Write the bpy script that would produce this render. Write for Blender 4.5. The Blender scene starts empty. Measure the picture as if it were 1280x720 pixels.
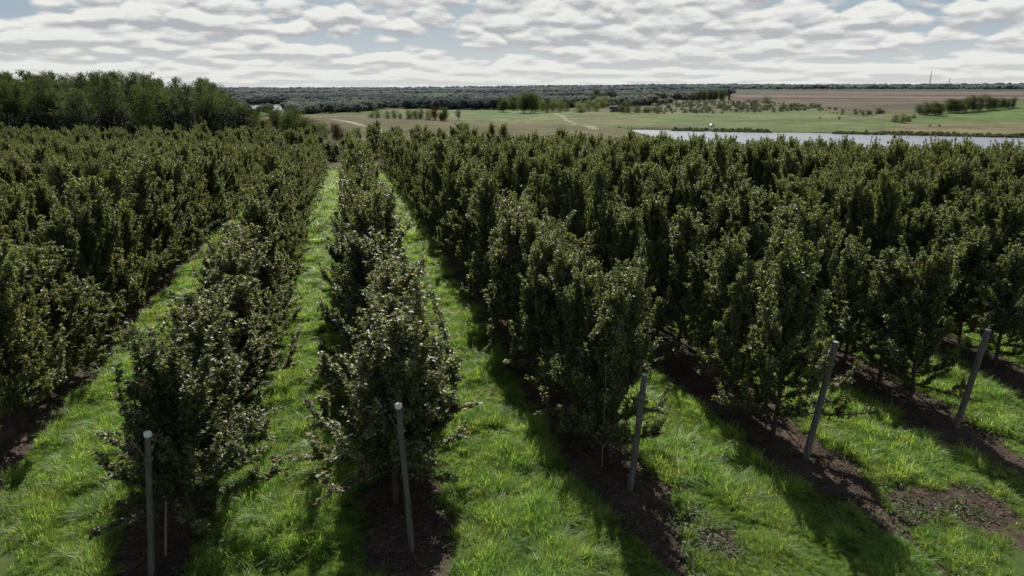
import bpy, math, random
import numpy as np

# ------------------------------------------------------------------ basics
S = bpy.context.scene
COL = S.collection
rng = np.random.default_rng(7)
random.seed(7)

CAM_H = 7.5
FPX = 865.0                                   # focal length for a 1280 px wide frame
PITCH = math.radians(16.212)
YAW = math.radians(13.243)                    # camera looks this far right of the row direction (+Y)
SUN_AZ = math.radians(11.0)                   # right of +Y
SUN_EL = math.radians(43.0)
cy, sy = math.cos(YAW), math.sin(YAW)
cp, sp = math.cos(PITCH), math.sin(PITCH)

def ss(a, b, x):
    t = np.clip((x - a) / (b - a), 0, 1)
    return t * t * (3 - 2 * t)

def to_uv(x, y):                              # u: distance ahead of the viewpoint, v: to the right
    return x * sy + y * cy, x * cy - y * sy

def to_xy(u, v):
    return u * sy + v * cy, u * cy - v * sy

# value noise on the ground plane
_perm = rng.random((256, 256))
def vnoise(x, y, s=1.0, o=0):
    x = np.asarray(x, float) * s + 37.3 + o * 13.7; y = np.asarray(y, float) * s + 91.1 + o * 7.9
    xi = np.floor(x).astype(int); yi = np.floor(y).astype(int)
    fx = x - xi; fy = y - yi
    fx = fx * fx * (3 - 2 * fx); fy = fy * fy * (3 - 2 * fy)
    a = _perm[xi % 256, yi % 256]; b = _perm[(xi + 1) % 256, yi % 256]
    c = _perm[xi % 256, (yi + 1) % 256]; d = _perm[(xi + 1) % 256, (yi + 1) % 256]
    return (a * (1 - fx) + b * fx) * (1 - fy) + (c * (1 - fx) + d * fx) * fy

def fbm(x, y, s=1.0, n=4, o=0):
    r = 0; a = .5; t = 0
    for k in range(n):
        r = r + a * vnoise(x, y, s * 2 ** k, o + k); t += a; a *= .5
    return r / t

# ------------------------------------------------------------------ terrain
RU = [0, 300, 345, 600, 900, 1800, 3000, 4200, 7500, 12000]
RZ = [-12.6, -12.6, -11.8, -9.8, -6.8, -3.0, 1.5, 8, 12, 12]
LU = [0, 300, 600, 1200, 3000, 4500, 7500, 12000]
LZ = [-12.4, -12.4, -12.3, -12.3, -13, -13, -8, -8]
FAR_BANK = [(-.3, 375), (.12, 352), (.36, 328), (.66, 300), (.95, 275)]   # theta = v/u, u
BEND = [(-.372, 640), (-.372, 800), (-.322, 800), (-.322, 640)]
WATER_Z = -12.95

def bank_u(th):
    return np.interp(th, [a for a, _ in FAR_BANK], [b for _, b in FAR_BANK])

def terrain(x, y):
    x = np.asarray(x, float); y = np.asarray(y, float)
    u, v = to_uv(x, y)
    r = np.hypot(u, v)
    uu = np.maximum(u, 1e-3)
    th = np.where(u > 1, v / np.maximum(u, 1), 0)
    plate = -1.6 * ss(25, 80, u) - 1.6 * ss(0, 60, v) * ss(20, 75, u)
    uc = np.interp(th, [-.25, .15, .2, .3], [205, 172, 140, 96])
    zr = np.interp(uu, RU, RZ) + 5.5 * ss(.3, .75, th) * ss(2600, 4500, uu)
    zl = np.interp(uu, LU, LZ)
    k = ss(-.2, .3, th)
    valley = zr * k + zl * (1 - k)
    valley = valley + 9.5 * np.exp(-((u - 520) / 120) ** 2 - ((v - 440) / 165) ** 2)
    valley = valley + (fbm(x, y, .004, 3) - .5) * (2.4 + 5 * (1 - k)) * ss(450, 900, uu)
    # river bed, with a short steep far bank
    bu = bank_u(th) + (fbm(x, y, .03, 3, 5) - .5) * 10
    bed = -15.0
    valley = np.where(th > -.35, bed + (np.maximum(valley, -12.0) - bed) * ss(-5, 7, u - bu), valley)
    inb = ss(630, 660, u) * (1 - ss(780, 810, u)) * ss(-.385, -.372, th) * (1 - ss(-.322, -.312, th))
    valley = valley * (1 - inb) + bed * inb
    s = ss(uc, uc + 130, u)
    z = plate * (1 - s) + valley * s
    z = z + (fbm(x, y, .0009, 3, 77) - .5) * 16 * ss(2200, 3800, uu)
    z = z + (fbm(x, y, .02, 3, 9) - .5) * 1.2 * ss(90, 160, u) * (1 - ss(200, 260, u))
    near = 1 - ss(60, 90, r)
    z = z + ((fbm(x, y, .35, 3, 3) - .5) * .16 + (fbm(x, y, 2.2, 2, 4) - .5) * .05) * near
    z = z + row_ridge(x, y) * near
    return np.where(u < -20, ((fbm(x, y, .35, 3, 3) - .5) * .1), z)

ROW0, DROW = .64, 4.14
END_Y = {-1: 10.23, 0: 10.0, 1: 10.83, 2: 11.1, 3: 11.55, 4: 12.1, 5: 12.7, -2: 10.5, -3: 10.7}
def end_y(k):
    return END_Y.get(k, 10.7 if k < 0 else 12.7 + .4 * (k - 5))
_ks = np.arange(-30, 40); _ey = np.array([end_y(int(k)) for k in _ks])

def row_d(x):
    k = np.round((x - ROW0) / DROW)
    return np.abs(x - (ROW0 + k * DROW)), k

def row_ridge(x, y):
    d, k = row_d(x)
    return .07 * np.exp(-(d / .45) ** 2) * ss(8.5, 11, y)

def grassiness(x, y):
    """1 = lush lane grass, 0 = bare soil strip under the trees"""
    x = np.asarray(x, float); y = np.asarray(y, float)
    d, k = row_d(x)
    ey = np.interp(k, _ks, _ey)
    n = fbm(x, y, 1.1, 3, 21) - .5
    n2 = fbm(x, y, 3.7, 2, 25) - .5
    half = .54 + .1 * (k > 0) + .5 * n + .35 * n2
    half = half * ss(-2.6, .3, y - ey) * (1 + .25 * ss(3, 8, x))
    lane = ss(half - .08, half + .3, d)
    head = np.clip(.5 + 3.2 * (fbm(x, y, .55, 4, 31) - .30 + .06 * ss(8, 2, x)), 0, 1)
    h = ss(1.2, -1.6, y - ey + (n * 1.5)) * ss(2.5, 6.5, x)
    return np.clip(lane * (1 - h) + lane * head * h, 0, 1)

_T = np.geomspace(5, 11000, 1500)
def ray_ground(px, py):
    """the point of the terrain seen in a given direction (survey of the photograph)"""
    dx = (px - 640) / FPX; dy = (py - 360) / FPX
    fu = cp - dy * sp; fz = -sp - dy * cp
    def g(t):
        X, Y = to_xy(fu * t, dx * t)
        return CAM_H + fz * t - terrain(X, Y)
    t = _T
    for _ in range(3):
        q = g(t); h = int(np.argmax(q < 0)) if (q < 0).any() else len(t) - 1
        lo, hi = t[max(h - 1, 0)], t[h]
        t = np.linspace(lo, hi, 12)
    X, Y = to_xy(fu * hi, dx * hi)
    return X, Y, float(terrain(X, Y)), hi

# ------------------------------------------------------------------ mesh helpers
def mesh_np(name, V, F, mats, colors=None, smooth=False, mat_idx=None):
    """V (n,3); F (m,k) same-size polygons or list of such arrays"""
    me = bpy.data.meshes.new(name)
    Fs = F if isinstance(F, list) else [F]
    V = np.asarray(V, np.float32)
    me.vertices.add(len(V)); me.vertices.foreach_set('co', V.ravel())
    loops = np.concatenate([f.ravel() for f in Fs]).astype(np.int32)
    tot = np.concatenate([np.full(len(f), f.shape[1], np.int32) for f in Fs])
    start = np.concatenate([[0], np.cumsum(tot)[:-1]]).astype(np.int32)
    me.loops.add(len(loops)); me.loops.foreach_set('vertex_index', loops)
    me.polygons.add(len(tot)); me.polygons.foreach_set('loop_start', start); me.polygons.foreach_set('loop_total', tot)
    if smooth: me.polygons.foreach_set('use_smooth', np.ones(len(tot), bool))
    for m in (mats if isinstance(mats, (list, tuple)) else [mats]): me.materials.append(m)
    if mat_idx is not None: me.polygons.foreach_set('material_index', mat_idx.astype(np.int32))
    if colors is not None:
        a = me.attributes.new('tint', 'FLOAT_COLOR', 'POINT')
        c = np.ones((len(V), 4), np.float32); c[:, :colors.shape[1]] = colors
        a.data.foreach_set('color', c.ravel())
    me.update(calc_edges=True)
    return me

class MB:
    """collects tubes and boxes into one mesh"""
    def __init__(s): s.V = []; s.F = []; s.n = 0
    def add(s, V, F):
        s.V.append(np.asarray(V, float)); s.F.append(np.asarray(F, int) + s.n); s.n += len(V)
    def tube(s, pts, rad, sides=6, cap=True):
        pts = np.asarray(pts, float); n = len(pts)
        rad = np.broadcast_to(rad, (n,))
        T = np.gradient(pts, axis=0); T /= np.linalg.norm(T, axis=1)[:, None] + 1e-9
        ref = np.array([0, 0, 1.0]) if abs(T[0, 2]) < .9 else np.array([1.0, 0, 0])
        A = np.cross(T, ref); A /= np.linalg.norm(A, axis=1)[:, None] + 1e-9
        B = np.cross(T, A)
        an = np.arange(sides) / sides * 2 * math.pi
        V = (pts[:, None] + rad[:, None, None] * (np.cos(an)[None, :, None] * A[:, None] + np.sin(an)[None, :, None] * B[:, None])).reshape(-1, 3)
        i = np.arange(n - 1)[:, None] * sides; j = np.arange(sides)[None]
        k = (j + 1) % sides
        F = np.stack([i + j, i + k, i + sides + k, i + sides + j], -1).reshape(-1, 4)
        s.add(V, F)
        if cap and sides == 4: s.F.append(np.array([[0, 1, 2, 3]]) + s.n - 4)
        elif cap:
            c = np.array([[(n - 1) * sides, (n - 1) * sides + q, (n - 1) * sides + q + 1, (n - 1) * sides + q + 1] for q in range(1, sides - 1)])
            s.F.append(c + s.n - len(V))
    def box(s, c, sz, rz=0):
        x, y, z = np.array(sz) / 2
        V = np.array([[a * x, b * y, d * z] for d in (-1, 1) for a, b in ((-1, -1), (1, -1), (1, 1), (-1, 1))])
        ca, sa = math.cos(rz), math.sin(rz)
        V = V @ np.array([[ca, sa, 0], [-sa, ca, 0], [0, 0, 1]]) + np.array(c)
        s.add(V, [[3, 2, 1, 0], [4, 5, 6, 7], [0, 1, 5, 4], [1, 2, 6, 5], [2, 3, 7, 6], [3, 0, 4, 7]])
    def mesh(s, name, mat, smooth=False):
        F = np.concatenate(s.F)
        tri = F[:, 2] == F[:, 3]
        L = []
        if (~tri).any(): L.append(F[~tri])
        if tri.any(): L.append(F[tri][:, :3])
        return mesh_np(name, np.concatenate(s.V), L, mat, smooth=smooth)

def link(o, parent=None):
    COL.objects.link(o)
    if parent is not None: o.parent = parent
    return o

def obj(name, me, parent=None, loc=(0, 0, 0), rot=(0, 0, 0), scale=None):
    o = bpy.data.objects.new(name, me); o.location = loc; o.rotation_euler = rot
    if scale is not None: o.scale = scale
    return link(o, parent)

def tag(o, label=None, cat=None, group=None, kind=None):
    if label: o['label'] = label
    if cat: o['category'] = cat
    if group: o['group'] = group
    if kind: o['kind'] = kind
    return o

def thing(name, label, cat, loc=(0, 0, 0), rz=0, scale=None, group=None):
    o = obj(name, None, None, loc, (0, 0, rz), scale)
    o.empty_display_size = .2
    return tag(o, label, cat, group)

# ------------------------------------------------------------------ materials
def new_mat(name):
    m = bpy.data.materials.new(name); m.use_nodes = True
    nt = m.node_tree; nt.nodes.clear()
    out = nt.nodes.new('ShaderNodeOutputMaterial')
    return m, nt, out

def N(nt, t, **kw):
    n = nt.nodes.new(t)
    for k, v in kw.items():
        if k.startswith('_'): setattr(n, k[1:], v)
        else:
            key = k.replace('__', ' ')
            n.inputs[key].default_value = v
    return n

def mixc(nt, a, b, fac, mode='MIX'):
    m = nt.nodes.new('ShaderNodeMix'); m.data_type = 'RGBA'; m.blend_type = mode
    for s, v in ((m.inputs[6], a), (m.inputs[7], b), (m.inputs[0], fac)):
        if hasattr(v, 'is_output'): nt.links.new(v, s)
        else: s.default_value = (*v, 1) if isinstance(v, (tuple, list)) and len(v) == 3 else v
    return m.outputs[2]

def math_(nt, op, a, b=0, clamp=False):
    m = nt.nodes.new('ShaderNodeMath'); m.operation = op; m.use_clamp = clamp
    for s, v in ((m.inputs[0], a), (m.inputs[1], b)):
        if hasattr(v, 'is_output'): nt.links.new(v, s)
        else: s.default_value = v
    return m.outputs[0]

def mapr(nt, v, a, b, c=0, d=1):
    m = nt.nodes.new('ShaderNodeMapRange'); m.clamp = True
    nt.links.new(v, m.inputs[0])
    for i, q in enumerate((a, b, c, d)): m.inputs[i + 1].default_value = q
    return m.outputs[0]

def noise(nt, scale, detail=4, rough=.55, vec=None):
    n = nt.nodes.new('ShaderNodeTexNoise'); n.inputs['Scale'].default_value = scale
    n.inputs['Detail'].default_value = detail; n.inputs['Roughness'].default_value = rough
    if vec is not None: nt.links.new(vec, n.inputs['Vector'])
    return n.outputs[0]

def leaf_mat(name, top, under, trans, tr=.3, rough=.42, spec=.5, hue_var=.25, dark=None):
    """leaf: glossy upper face, paler matt under face, light shining through"""
    m, nt, out = new_mat(name)
    at = N(nt, 'ShaderNodeAttribute', _attribute_name='tint')
    oi = nt.nodes.new('ShaderNodeObjectInfo')
    geo = nt.nodes.new('ShaderNodeNewGeometry')
    c = mixc(nt, top, under, geo.outputs['Backfacing'])
    c = mixc(nt, c, at.outputs['Color'], 1.0, 'MULTIPLY')
    v = mapr(nt, oi.outputs['Random'], 0, 1, 1 - hue_var, 1 + hue_var)
    hsv = nt.nodes.new('ShaderNodeHueSaturation'); nt.links.new(c, hsv.inputs['Color']); nt.links.new(v, hsv.inputs['Value'])
    h = mapr(nt, oi.outputs['Random'], 0, 1, .515, .485); nt.links.new(h, hsv.inputs['Hue'])
    p = N(nt, 'ShaderNodeBsdfPrincipled', Roughness=rough)
    p.inputs['Specular IOR Level'].default_value = spec
    nt.links.new(hsv.outputs[0], p.inputs['Base Color'])
    t = nt.nodes.new('ShaderNodeBsdfTranslucent')
    tc = mixc(nt, trans, at.outputs['Color'], 1.0, 'MULTIPLY')
    if name == 'grass_blade':                       # worn, drier and lusher patches along the lanes
        n1 = noise(nt, .55, 4, .6, geo.outputs['Position']); n2 = noise(nt, 2.3, 3, .6, geo.outputs['Position'])
        pc = mixc(nt, (.62, .78, .62), (1.12, 1.06, 1.0), mapr(nt, n2, .35, .62))
        pc = mixc(nt, pc, (1.12, .94, 1.0), math_(nt, 'MULTIPLY', mapr(nt, n1, .52, .68), .7))
        tc = mixc(nt, tc, pc, 1.0, 'MULTIPLY')
        nt.links.new(mixc(nt, hsv.outputs[0], pc, 1.0, 'MULTIPLY'), p.inputs['Base Color'])
    nt.links.new(tc, t.inputs[0])
    mx = nt.nodes.new('ShaderNodeMixShader'); mx.inputs[0].default_value = tr
    nt.links.new(p.outputs[0], mx.inputs[1]); nt.links.new(t.outputs[0], mx.inputs[2])
    nt.links.new(mx.outputs[0], out.inputs[0])
    return m

def plain_mat(name, col, rough=.8, var=.25, scale=12, bump=.3, spec=.3, col2=None):
    m, nt, out = new_mat(name)
    tc = nt.nodes.new('ShaderNodeTexCoord')
    n = noise(nt, scale, 6, .6, tc.outputs['Object'])
    b = col2 or tuple(q * (1 - var) for q in col)
    c = mixc(nt, b, tuple(min(1, q * (1 + var)) for q in col), mapr(nt, n, .3, .7))
    p = N(nt, 'ShaderNodeBsdfPrincipled', Roughness=rough)
    p.inputs['Specular IOR Level'].default_value = spec
    nt.links.new(c, p.inputs['Base Color'])
    if bump:
        bm = N(nt, 'ShaderNodeBump', Strength=bump, Distance=.02)
        nt.links.new(n, bm.inputs['Height']); nt.links.new(bm.outputs[0], p.inputs['Normal'])
    nt.links.new(p.outputs[0], out.inputs[0])
    return m

def post_mat():
    m, nt, out = new_mat('weathered_post')
    tc = nt.nodes.new('ShaderNodeTexCoord'); mp = nt.nodes.new('ShaderNodeMapping'); nt.links.new(tc.outputs['Object'], mp.inputs[0])
    mp.inputs['Scale'].default_value = (45, 45, 1.6)
    a = noise(nt, 1, 5, .65, mp.outputs[0]); b = noise(nt, 4, 5, .6, tc.outputs['Object'])
    c = mixc(nt, (.05, .043, .04), (.19, .172, .16), mapr(nt, a, .32, .66))
    c = mixc(nt, c, (.075, .085, .05), math_(nt, 'MULTIPLY', mapr(nt, b, .52, .7), .6))
    p = N(nt, 'ShaderNodeBsdfPrincipled', Roughness=.9); nt.links.new(c, p.inputs['Base Color'])
    bm = N(nt, 'ShaderNodeBump', Strength=.8, Distance=.01); nt.links.new(a, bm.inputs['Height']); nt.links.new(bm.outputs[0], p.inputs['Normal'])
    nt.links.new(p.outputs[0], out.inputs[0]); return m

M = {}
M['leaf'] = leaf_mat('orchard_leaf', (.078, .098, .032), (.185, .195, .12), (.31, .39, .07), tr=.35, rough=.46, spec=.5, hue_var=.32)
M['leaf_wood'] = leaf_mat('woodland_leaf', (.058, .076, .028), (.07, .088, .038), (.16, .21, .05), tr=.3, rough=.6, spec=.25, hue_var=.35)
M['grass'] = leaf_mat('grass_blade', (.178, .262, .066), (.178, .262, .066), (.465, .67, .12), tr=.5, rough=.42, spec=.5)
M['weed'] = leaf_mat('weed_leaf', (.06, .11, .03), (.07, .11, .035), (.15, .26, .035), tr=.35, rough=.5, spec=.4)
M['litter'] = leaf_mat('dead_leaf', (.13, .085, .06), (.15, .105, .08), (.1, .06, .03), tr=.15, rough=.7, spec=.2)
M['bark'] = plain_mat('orchard_bark', (.07, .055, .047), .9, .4, 22, .6)
M['birch'] = plain_mat('pale_bark', (.16, .14, .12), .8, .5, 3, .3)
M['post'] = post_mat()
M['cap'] = plain_mat('post_cap', (.78, .77, .74), .6, .06, 20, .1)
M['endgrain'] = plain_mat('sawn_end', (.5, .47, .43), .8, .2, 60, .2)
M['wire'] = plain_mat('galvanised_wire', (.25, .25, .26), .4, .1, 30, 0)
M['hose'] = plain_mat('black_hose', (.03, .03, .032), .5, .1, 30, 0)
M['stake'] = plain_mat('cane_stake', (.2, .18, .15), .8, .2, 20, .2)
M['white_wall'] = plain_mat('whitewash', (.3, .29, .26), .8, .08, 1, 0)
M['grey_roof'] = plain_mat('grey_roof', (.09, .095, .105), .9, .2, 2, 0)
M['glass'] = plain_mat('dark_glass', (.03, .035, .04), .15, .1, 2, 0, .6)
M['paint'] = plain_mat('white_paint', (.8, .8, .8), .3, .04, 3, 0, .5)
M['rubber'] = plain_mat('tyre_rubber', (.03, .03, .03), .8, .1, 5, 0)
M['steel'] = plain_mat('mast_steel', (.2, .21, .23), .6, .1, .2, 0)

# ground materials: tint attribute carries albedo, a second one the soil / grass share
def ground_mat(name, kind):
    m, nt, out = new_mat(name)
    tc = nt.nodes.new('ShaderNodeTexCoord'); vec = tc.outputs['Object']
    at = N(nt, 'ShaderNodeAttribute', _attribute_name='tint')
    p = N(nt, 'ShaderNodeBsdfPrincipled', Roughness=.95); p.inputs['Specular IOR Level'].default_value = .15
    if kind == 'orchard':
        g = N(nt, 'ShaderNodeAttribute', _attribute_name='grass').outputs['Fac']
        n1 = noise(nt, 5, 8, .65, vec); n2 = noise(nt, 30, 6, .7, vec); n3 = noise(nt, .9, 4, .5, vec)
        soil = mixc(nt, (.036, .026, .021), (.105, .078, .06), mapr(nt, n1, .3, .7))
        soil = mixc(nt, soil, (.16, .125, .095), math_(nt, 'MULTIPLY', mapr(nt, n3, .5, .7), .6))
        soil = mixc(nt, soil, (.28, .215, .16), math_(nt, 'MULTIPLY', mapr(nt, n2, .56, .72), .7))
        gr = mixc(nt, (.05, .09, .02), (.11, .18, .035), mapr(nt, n2, .3, .7))
        gr = mixc(nt, gr, (.12, .12, .05), math_(nt, 'MULTIPLY', mapr(nt, n3, .5, .75), .45))
        f = math_(nt, 'ADD', g, math_(nt, 'MULTIPLY', math_(nt, 'SUBTRACT', n2, .5), .9))
        c = mixc(nt, soil, gr, mapr(nt, f, .4, .6))
        bm = N(nt, 'ShaderNodeBump', Strength=.9, Distance=.05)
        nt.links.new(math_(nt, 'ADD', n1, math_(nt, 'MULTIPLY', n2, .5)), bm.inputs['Height'])
        nt.links.new(bm.outputs[0], p.inputs['Normal'])
    else:
        n1 = noise(nt, .05, 8, .65, vec); n2 = noise(nt, .5, 6, .7, vec)
        k = math_(nt, 'MULTIPLY', mapr(nt, n1, .34, .66, .62, 1.35), mapr(nt, n2, .3, .7, .7, 1.3))
        hs = nt.nodes.new('ShaderNodeHueSaturation'); nt.links.new(at.outputs['Color'], hs.inputs['Color']); nt.links.new(k, hs.inputs['Value'])
        c = hs.outputs[0]
        if kind == 'plough':
            pass
        if kind == 'dry':
            n = noise(nt, .09, 5, .7, vec)
            c = mixc(nt, c, (.12, .105, .05), math_(nt, 'MULTIPLY', mapr(nt, n, .45, .65), .6))
    nt.links.new(c, p.inputs['Base Color']); nt.links.new(p.outputs[0], out.inputs[0])
    return m

# ------------------------------------------------------------------ ground sheet split into its fields
def px_poly(pts, sub=6):
    out = []
    for i in range(len(pts)):
        a, b = pts[i], pts[(i + 1) % len(pts)]
        for k in range(sub):
            t = k / sub
            out.append(ray_ground(a[0] + (b[0] - a[0]) * t, a[1] + (b[1] - a[1]) * t)[:2])
    return np.array(out)

def in_poly(x, y, P):
    r = np.zeros(x.shape, bool)
    n = len(P)
    bb = (x >= P[:, 0].min()) & (x <= P[:, 0].max()) & (y >= P[:, 1].min()) & (y <= P[:, 1].max())
    xs, ys = x[bb], y[bb]; q = np.zeros(xs.shape, bool)
    for i in range(n):
        x1, y1 = P[i]; x2, y2 = P[(i + 1) % n]
        if y1 == y2: continue
        c = ((y1 > ys) != (y2 > ys)) & (xs < (x2 - x1) * (ys - y1) / (y2 - y1) + x1)
        q ^= c
    r[bb] = q
    return r

def near_line(x, y, P, w):
    r = np.full(x.shape, 1e9)
    for a, b in zip(P[:-1], P[1:]):
        dx, dy = b[0] - a[0], b[1] - a[1]; L = dx * dx + dy * dy + 1e-9
        t = np.clip(((x - a[0]) * dx + (y - a[1]) * dy) / L, 0, 1)
        r = np.minimum(r, np.hypot(x - a[0] - t * dx, y - a[1] - t * dy))
    return r < w

def build_ground():
    rings = np.concatenate([[.0], np.geomspace(1.0, 5, 14)[:-1], np.geomspace(5, 420, 400)[:-1], np.geomspace(420, 11000, 260)])
    a_front = np.linspace(-50, 50, 900)
    a_back = np.linspace(50, 310, 66)[1:-1]
    ang = np.radians(np.concatenate([a_front, a_back])) + YAW          # clockwise from +Y
    R, A = np.meshgrid(rings[1:], ang, indexing='ij')
    X = np.concatenate([[0], (R * np.sin(A)).ravel()]); Y = np.concatenate([[0], (R * np.cos(A)).ravel()])
    Z = terrain(X, Y)
    nr, na = R.shape
    i = np.arange(nr - 1)[:, None] * na + 1; j = np.arange(na)[None]; k = (j + 1) % na
    F = np.stack([i + j, i + na + j, i + na + k, i + k], -1).reshape(-1, 4)
    T = np.stack([np.zeros(na, int), 1 + np.arange(na), 1 + (np.arange(na) + 1) % na], -1)
    V = np.stack([X, Y, Z], -1)
    cx = X[F].mean(1); cyy = Y[F].mean(1)
    jx = cx + (fbm(cx, cyy, .03, 3, 50) - .5) * 14 * ss(150, 300, np.hypot(cx, cyy)); jy = cyy + (fbm(cx, cyy, .03, 3, 60) - .5) * 14 * ss(150, 300, np.hypot(cx, cyy))
    u, v = to_uv(cx, cyy); th = v / np.maximum(u, 1)
    zone = np.zeros(len(F), int)                                    # 0: open ground
    uc = np.interp(th, [-.25, .15, .2, .3], [205, 172, 140, 96])
    zone[(u > 76) & (u < uc + 60)] = 1                               # dry_field
    zone[(u <= 80) & (np.hypot(u, v) < 190)] = 2                     # orchard_floor
    P_meadow = px_poly([(545, 136), (650, 136), (700, 139), (900, 141), (1000, 139), (1130, 144), (1160, 141), (1270, 158), (1279, 170), (1100, 167), (900, 161), (770, 160), (640, 154), (570, 150), (530, 147)])
    zone[in_poly(jx, jy, P_meadow)] = 3
    P_bright = px_poly([(585, 146), (600, 141), (640, 139), (655, 143), (640, 147), (600, 151)])
    P_left = px_poly([(455, 144), (480, 136), (545, 136), (560, 149), (500, 148), (462, 146)])
    zone[in_poly(jx, jy, P_left)] = 3
    P_plough = px_poly([(900, 116), (1279, 114.5), (1279, 125), (1230, 129), (1150, 134), (1110, 139), (1060, 138), (1000, 129), (915, 126)])
    zone[in_poly(jx, jy, P_plough)] = 4
    P_hill = px_poly([(1128, 149), (1160, 145), (1200, 139), (1279, 131), (1400, 124), (1450, 180), (1279, 171), (1150, 168), (1090, 164), (1128, 157)])
    zone[in_poly(cx, cyy, P_hill)] = 5
    zone[in_poly(cx, cyy, P_bright)] = 5
    ditch = [ray_ground(*p)[:2] for p in [(575, 152.5), (600, 151), (640, 149), (672, 145.5)]]
    zone[near_line(cx, cyy, ditch, 2.0)] = 0
    ditch2 = [ray_ground(*p)[:2] for p in [(650, 155), (672, 152), (690, 150.5)]]
    zone[near_line(cx, cyy, ditch2, 1.2)] = 0
    track = [ray_ground(*p)[:2] for p in [(415, 149), (440, 153), (470, 161), (480, 166)]]
    zone[near_line(cx, cyy, track, .8) & (u > 82)] = 6
    path = [ray_ground(*p)[:2] for p in [(692, 142), (703, 145), (708, 150), (718, 154), (735, 157), (742, 161)]]
    zone[near_line(cx, cyy, path, 1.3)] = 6
    path2 = [ray_ground(*p)[:2] for p in [(640, 140.5), (665, 141), (692, 141.5), (735, 139)]]
    zone[near_line(cx, cyy, path2, 2.2)] = 6
    # albedo
    uu, vv = to_uv(X, Y)
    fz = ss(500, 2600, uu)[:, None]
    base = {0: (.09, .115, .045), 1: (.098, .085, .036), 2: (.08, .1, .03), 3: (.115, .155, .05), 4: (.16, .105, .088), 5: (.10, .16, .045), 6: (.27, .25, .19)}
    nz = fbm(X, Y, .012, 4, 70)[:, None]
    mats = {0: ground_mat('open_ground', 'open'), 1: ground_mat('dry_grass', 'dry'), 2: ground_mat('orchard_soil', 'orchard'), 3: ground_mat('meadow_grass', 'open'),
            4: ground_mat('ploughed_soil', 'plough'), 5: ground_mat('green_crop', 'open'), 6: ground_mat('pale_dirt', 'open')}
    names = {0: 'ground', 1: 'dry_field', 2: 'orchard_floor', 3: 'meadow', 4: 'ploughed_field', 5: 'crop_field', 6: 'dirt_track'}
    labels = {0: 'open ground and scrubby valley land reaching to the horizon', 1: 'tawny dry grass field just behind the orchard', 2: 'orchard floor with soil strips under the tree rows',
              3: 'pale green meadow on the far side of the water', 4: 'reddish brown ploughed field below the horizon', 5: 'green crop field rising at the right edge', 6: 'pale dirt tracks crossing the fields'}
    G = grassiness(X, Y)
    for zid in range(7):
        sel = F[zone == zid]
        tri = T if zid == 2 else None
        used = np.unique(sel if tri is None else np.concatenate([sel.ravel(), tri.ravel()]))
        mp = np.full(len(V), -1); mp[used] = np.arange(len(used))
        c = np.array(base[zid])[None] * np.ones((len(used), 3))
        if zid in (0, 3, 5, 1):
            alt = {0: (.13, .12, .06), 3: (.16, .16, .07), 5: (.17, .15, .075), 1: (.13, .118, .05)}[zid]
            w = ss(.4, .62, nz[used])
            if zid == 5:                                            # browner stubble band low on the slope
                w = (ss(395, 365, uu[used]) * ss(50, 150, vv[used]) * .9 + .15 * nz[used, 0])[:, None]
            c = c * (1 - w) + np.array(alt)[None] * w
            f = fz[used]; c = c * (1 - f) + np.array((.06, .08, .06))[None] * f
        if zid == 4:                                                # bands of differently worked soil
            U_, V_ = uu[used], vv[used]
            b = vnoise(np.log(np.maximum(U_, 10)) * 17 + V_ * .0002, V_ * .0012, 1.0, 3)[:, None]
            c = np.array((.075, .042, .036)) * (1 - ss(.35, .6, b)) + np.array((.19, .15, .125)) * ss(.35, .6, b)
            w = (1 - ss(700, 1050, U_ + 160 * (nz[used, 0] - .5)))[:, None]
            c = c * (1 - w * .8) + np.array((.10, .085, .055)) * w * .8
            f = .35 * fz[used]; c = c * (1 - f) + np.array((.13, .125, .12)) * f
        if zid == 0:                                                # bare dark river bank
            d = np.abs(uu[used] - bank_u(vv[used] / np.maximum(uu[used], 1)))[:, None]
            w = 1 - ss(3, 5, d); c = c * (1 - w) + np.array((.05, .045, .035))[None] * w
        fl = [mp[sel]] + ([mp[tri]] if tri is not None else [])
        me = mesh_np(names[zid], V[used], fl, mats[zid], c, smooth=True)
        if zid == 2:
            a = me.attributes.new('grass', 'FLOAT', 'POINT'); a.data.foreach_set('value', G[used].astype(np.float32))
        o = tag(obj(names[zid], me), labels[zid], names[zid].replace('_', ' '), kind='structure')
build_ground()

# water
def water_mat():
    m, nt, out = new_mat('river_water')
    tc = nt.nodes.new('ShaderNodeTexCoord')
    n = noise(nt, 1.2, 5, .6, tc.outputs['Object'])
    p = N(nt, 'ShaderNodeBsdfPrincipled', Roughness=.3); p.inputs['Base Color'].default_value = (.26, .275, .31, 1)
    bm = N(nt, 'ShaderNodeBump', Strength=.35, Distance=.08); nt.links.new(n, bm.inputs['Height']); nt.links.new(bm.outputs[0], p.inputs['Normal'])
    nt.links.new(p.outputs[0], out.inputs[0]); return m
WM = water_mat()
ths = np.linspace(-.32, 1.3, 60); nu = 10
gu = np.stack([np.interp(np.linspace(0, 1, nu), [0, 1], [170, bank_u(t) + 12]) for t in ths])
U = gu; Vv = gu * ths[:, None]; X, Y = to_xy(U, Vv)
V = np.stack([X.ravel(), Y.ravel(), np.full(X.size, WATER_Z)], -1)
i = np.arange(59)[:, None] * nu; j = np.arange(nu - 1)[None]
Fq = np.stack([i + j, i + nu + j, i + nu + j + 1, i + j + 1], -1).reshape(-1, 4)
tag(obj('river', mesh_np('river', V, Fq, WM)), 'grey blue river between the orchard and the meadow', 'river', kind='structure')
bv = [(620, -.39), (815, -.39), (815, -.305), (620, -.305)]
V = np.array([[*to_xy(u, u * t), WATER_Z + .3] for u, t in bv])
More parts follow.
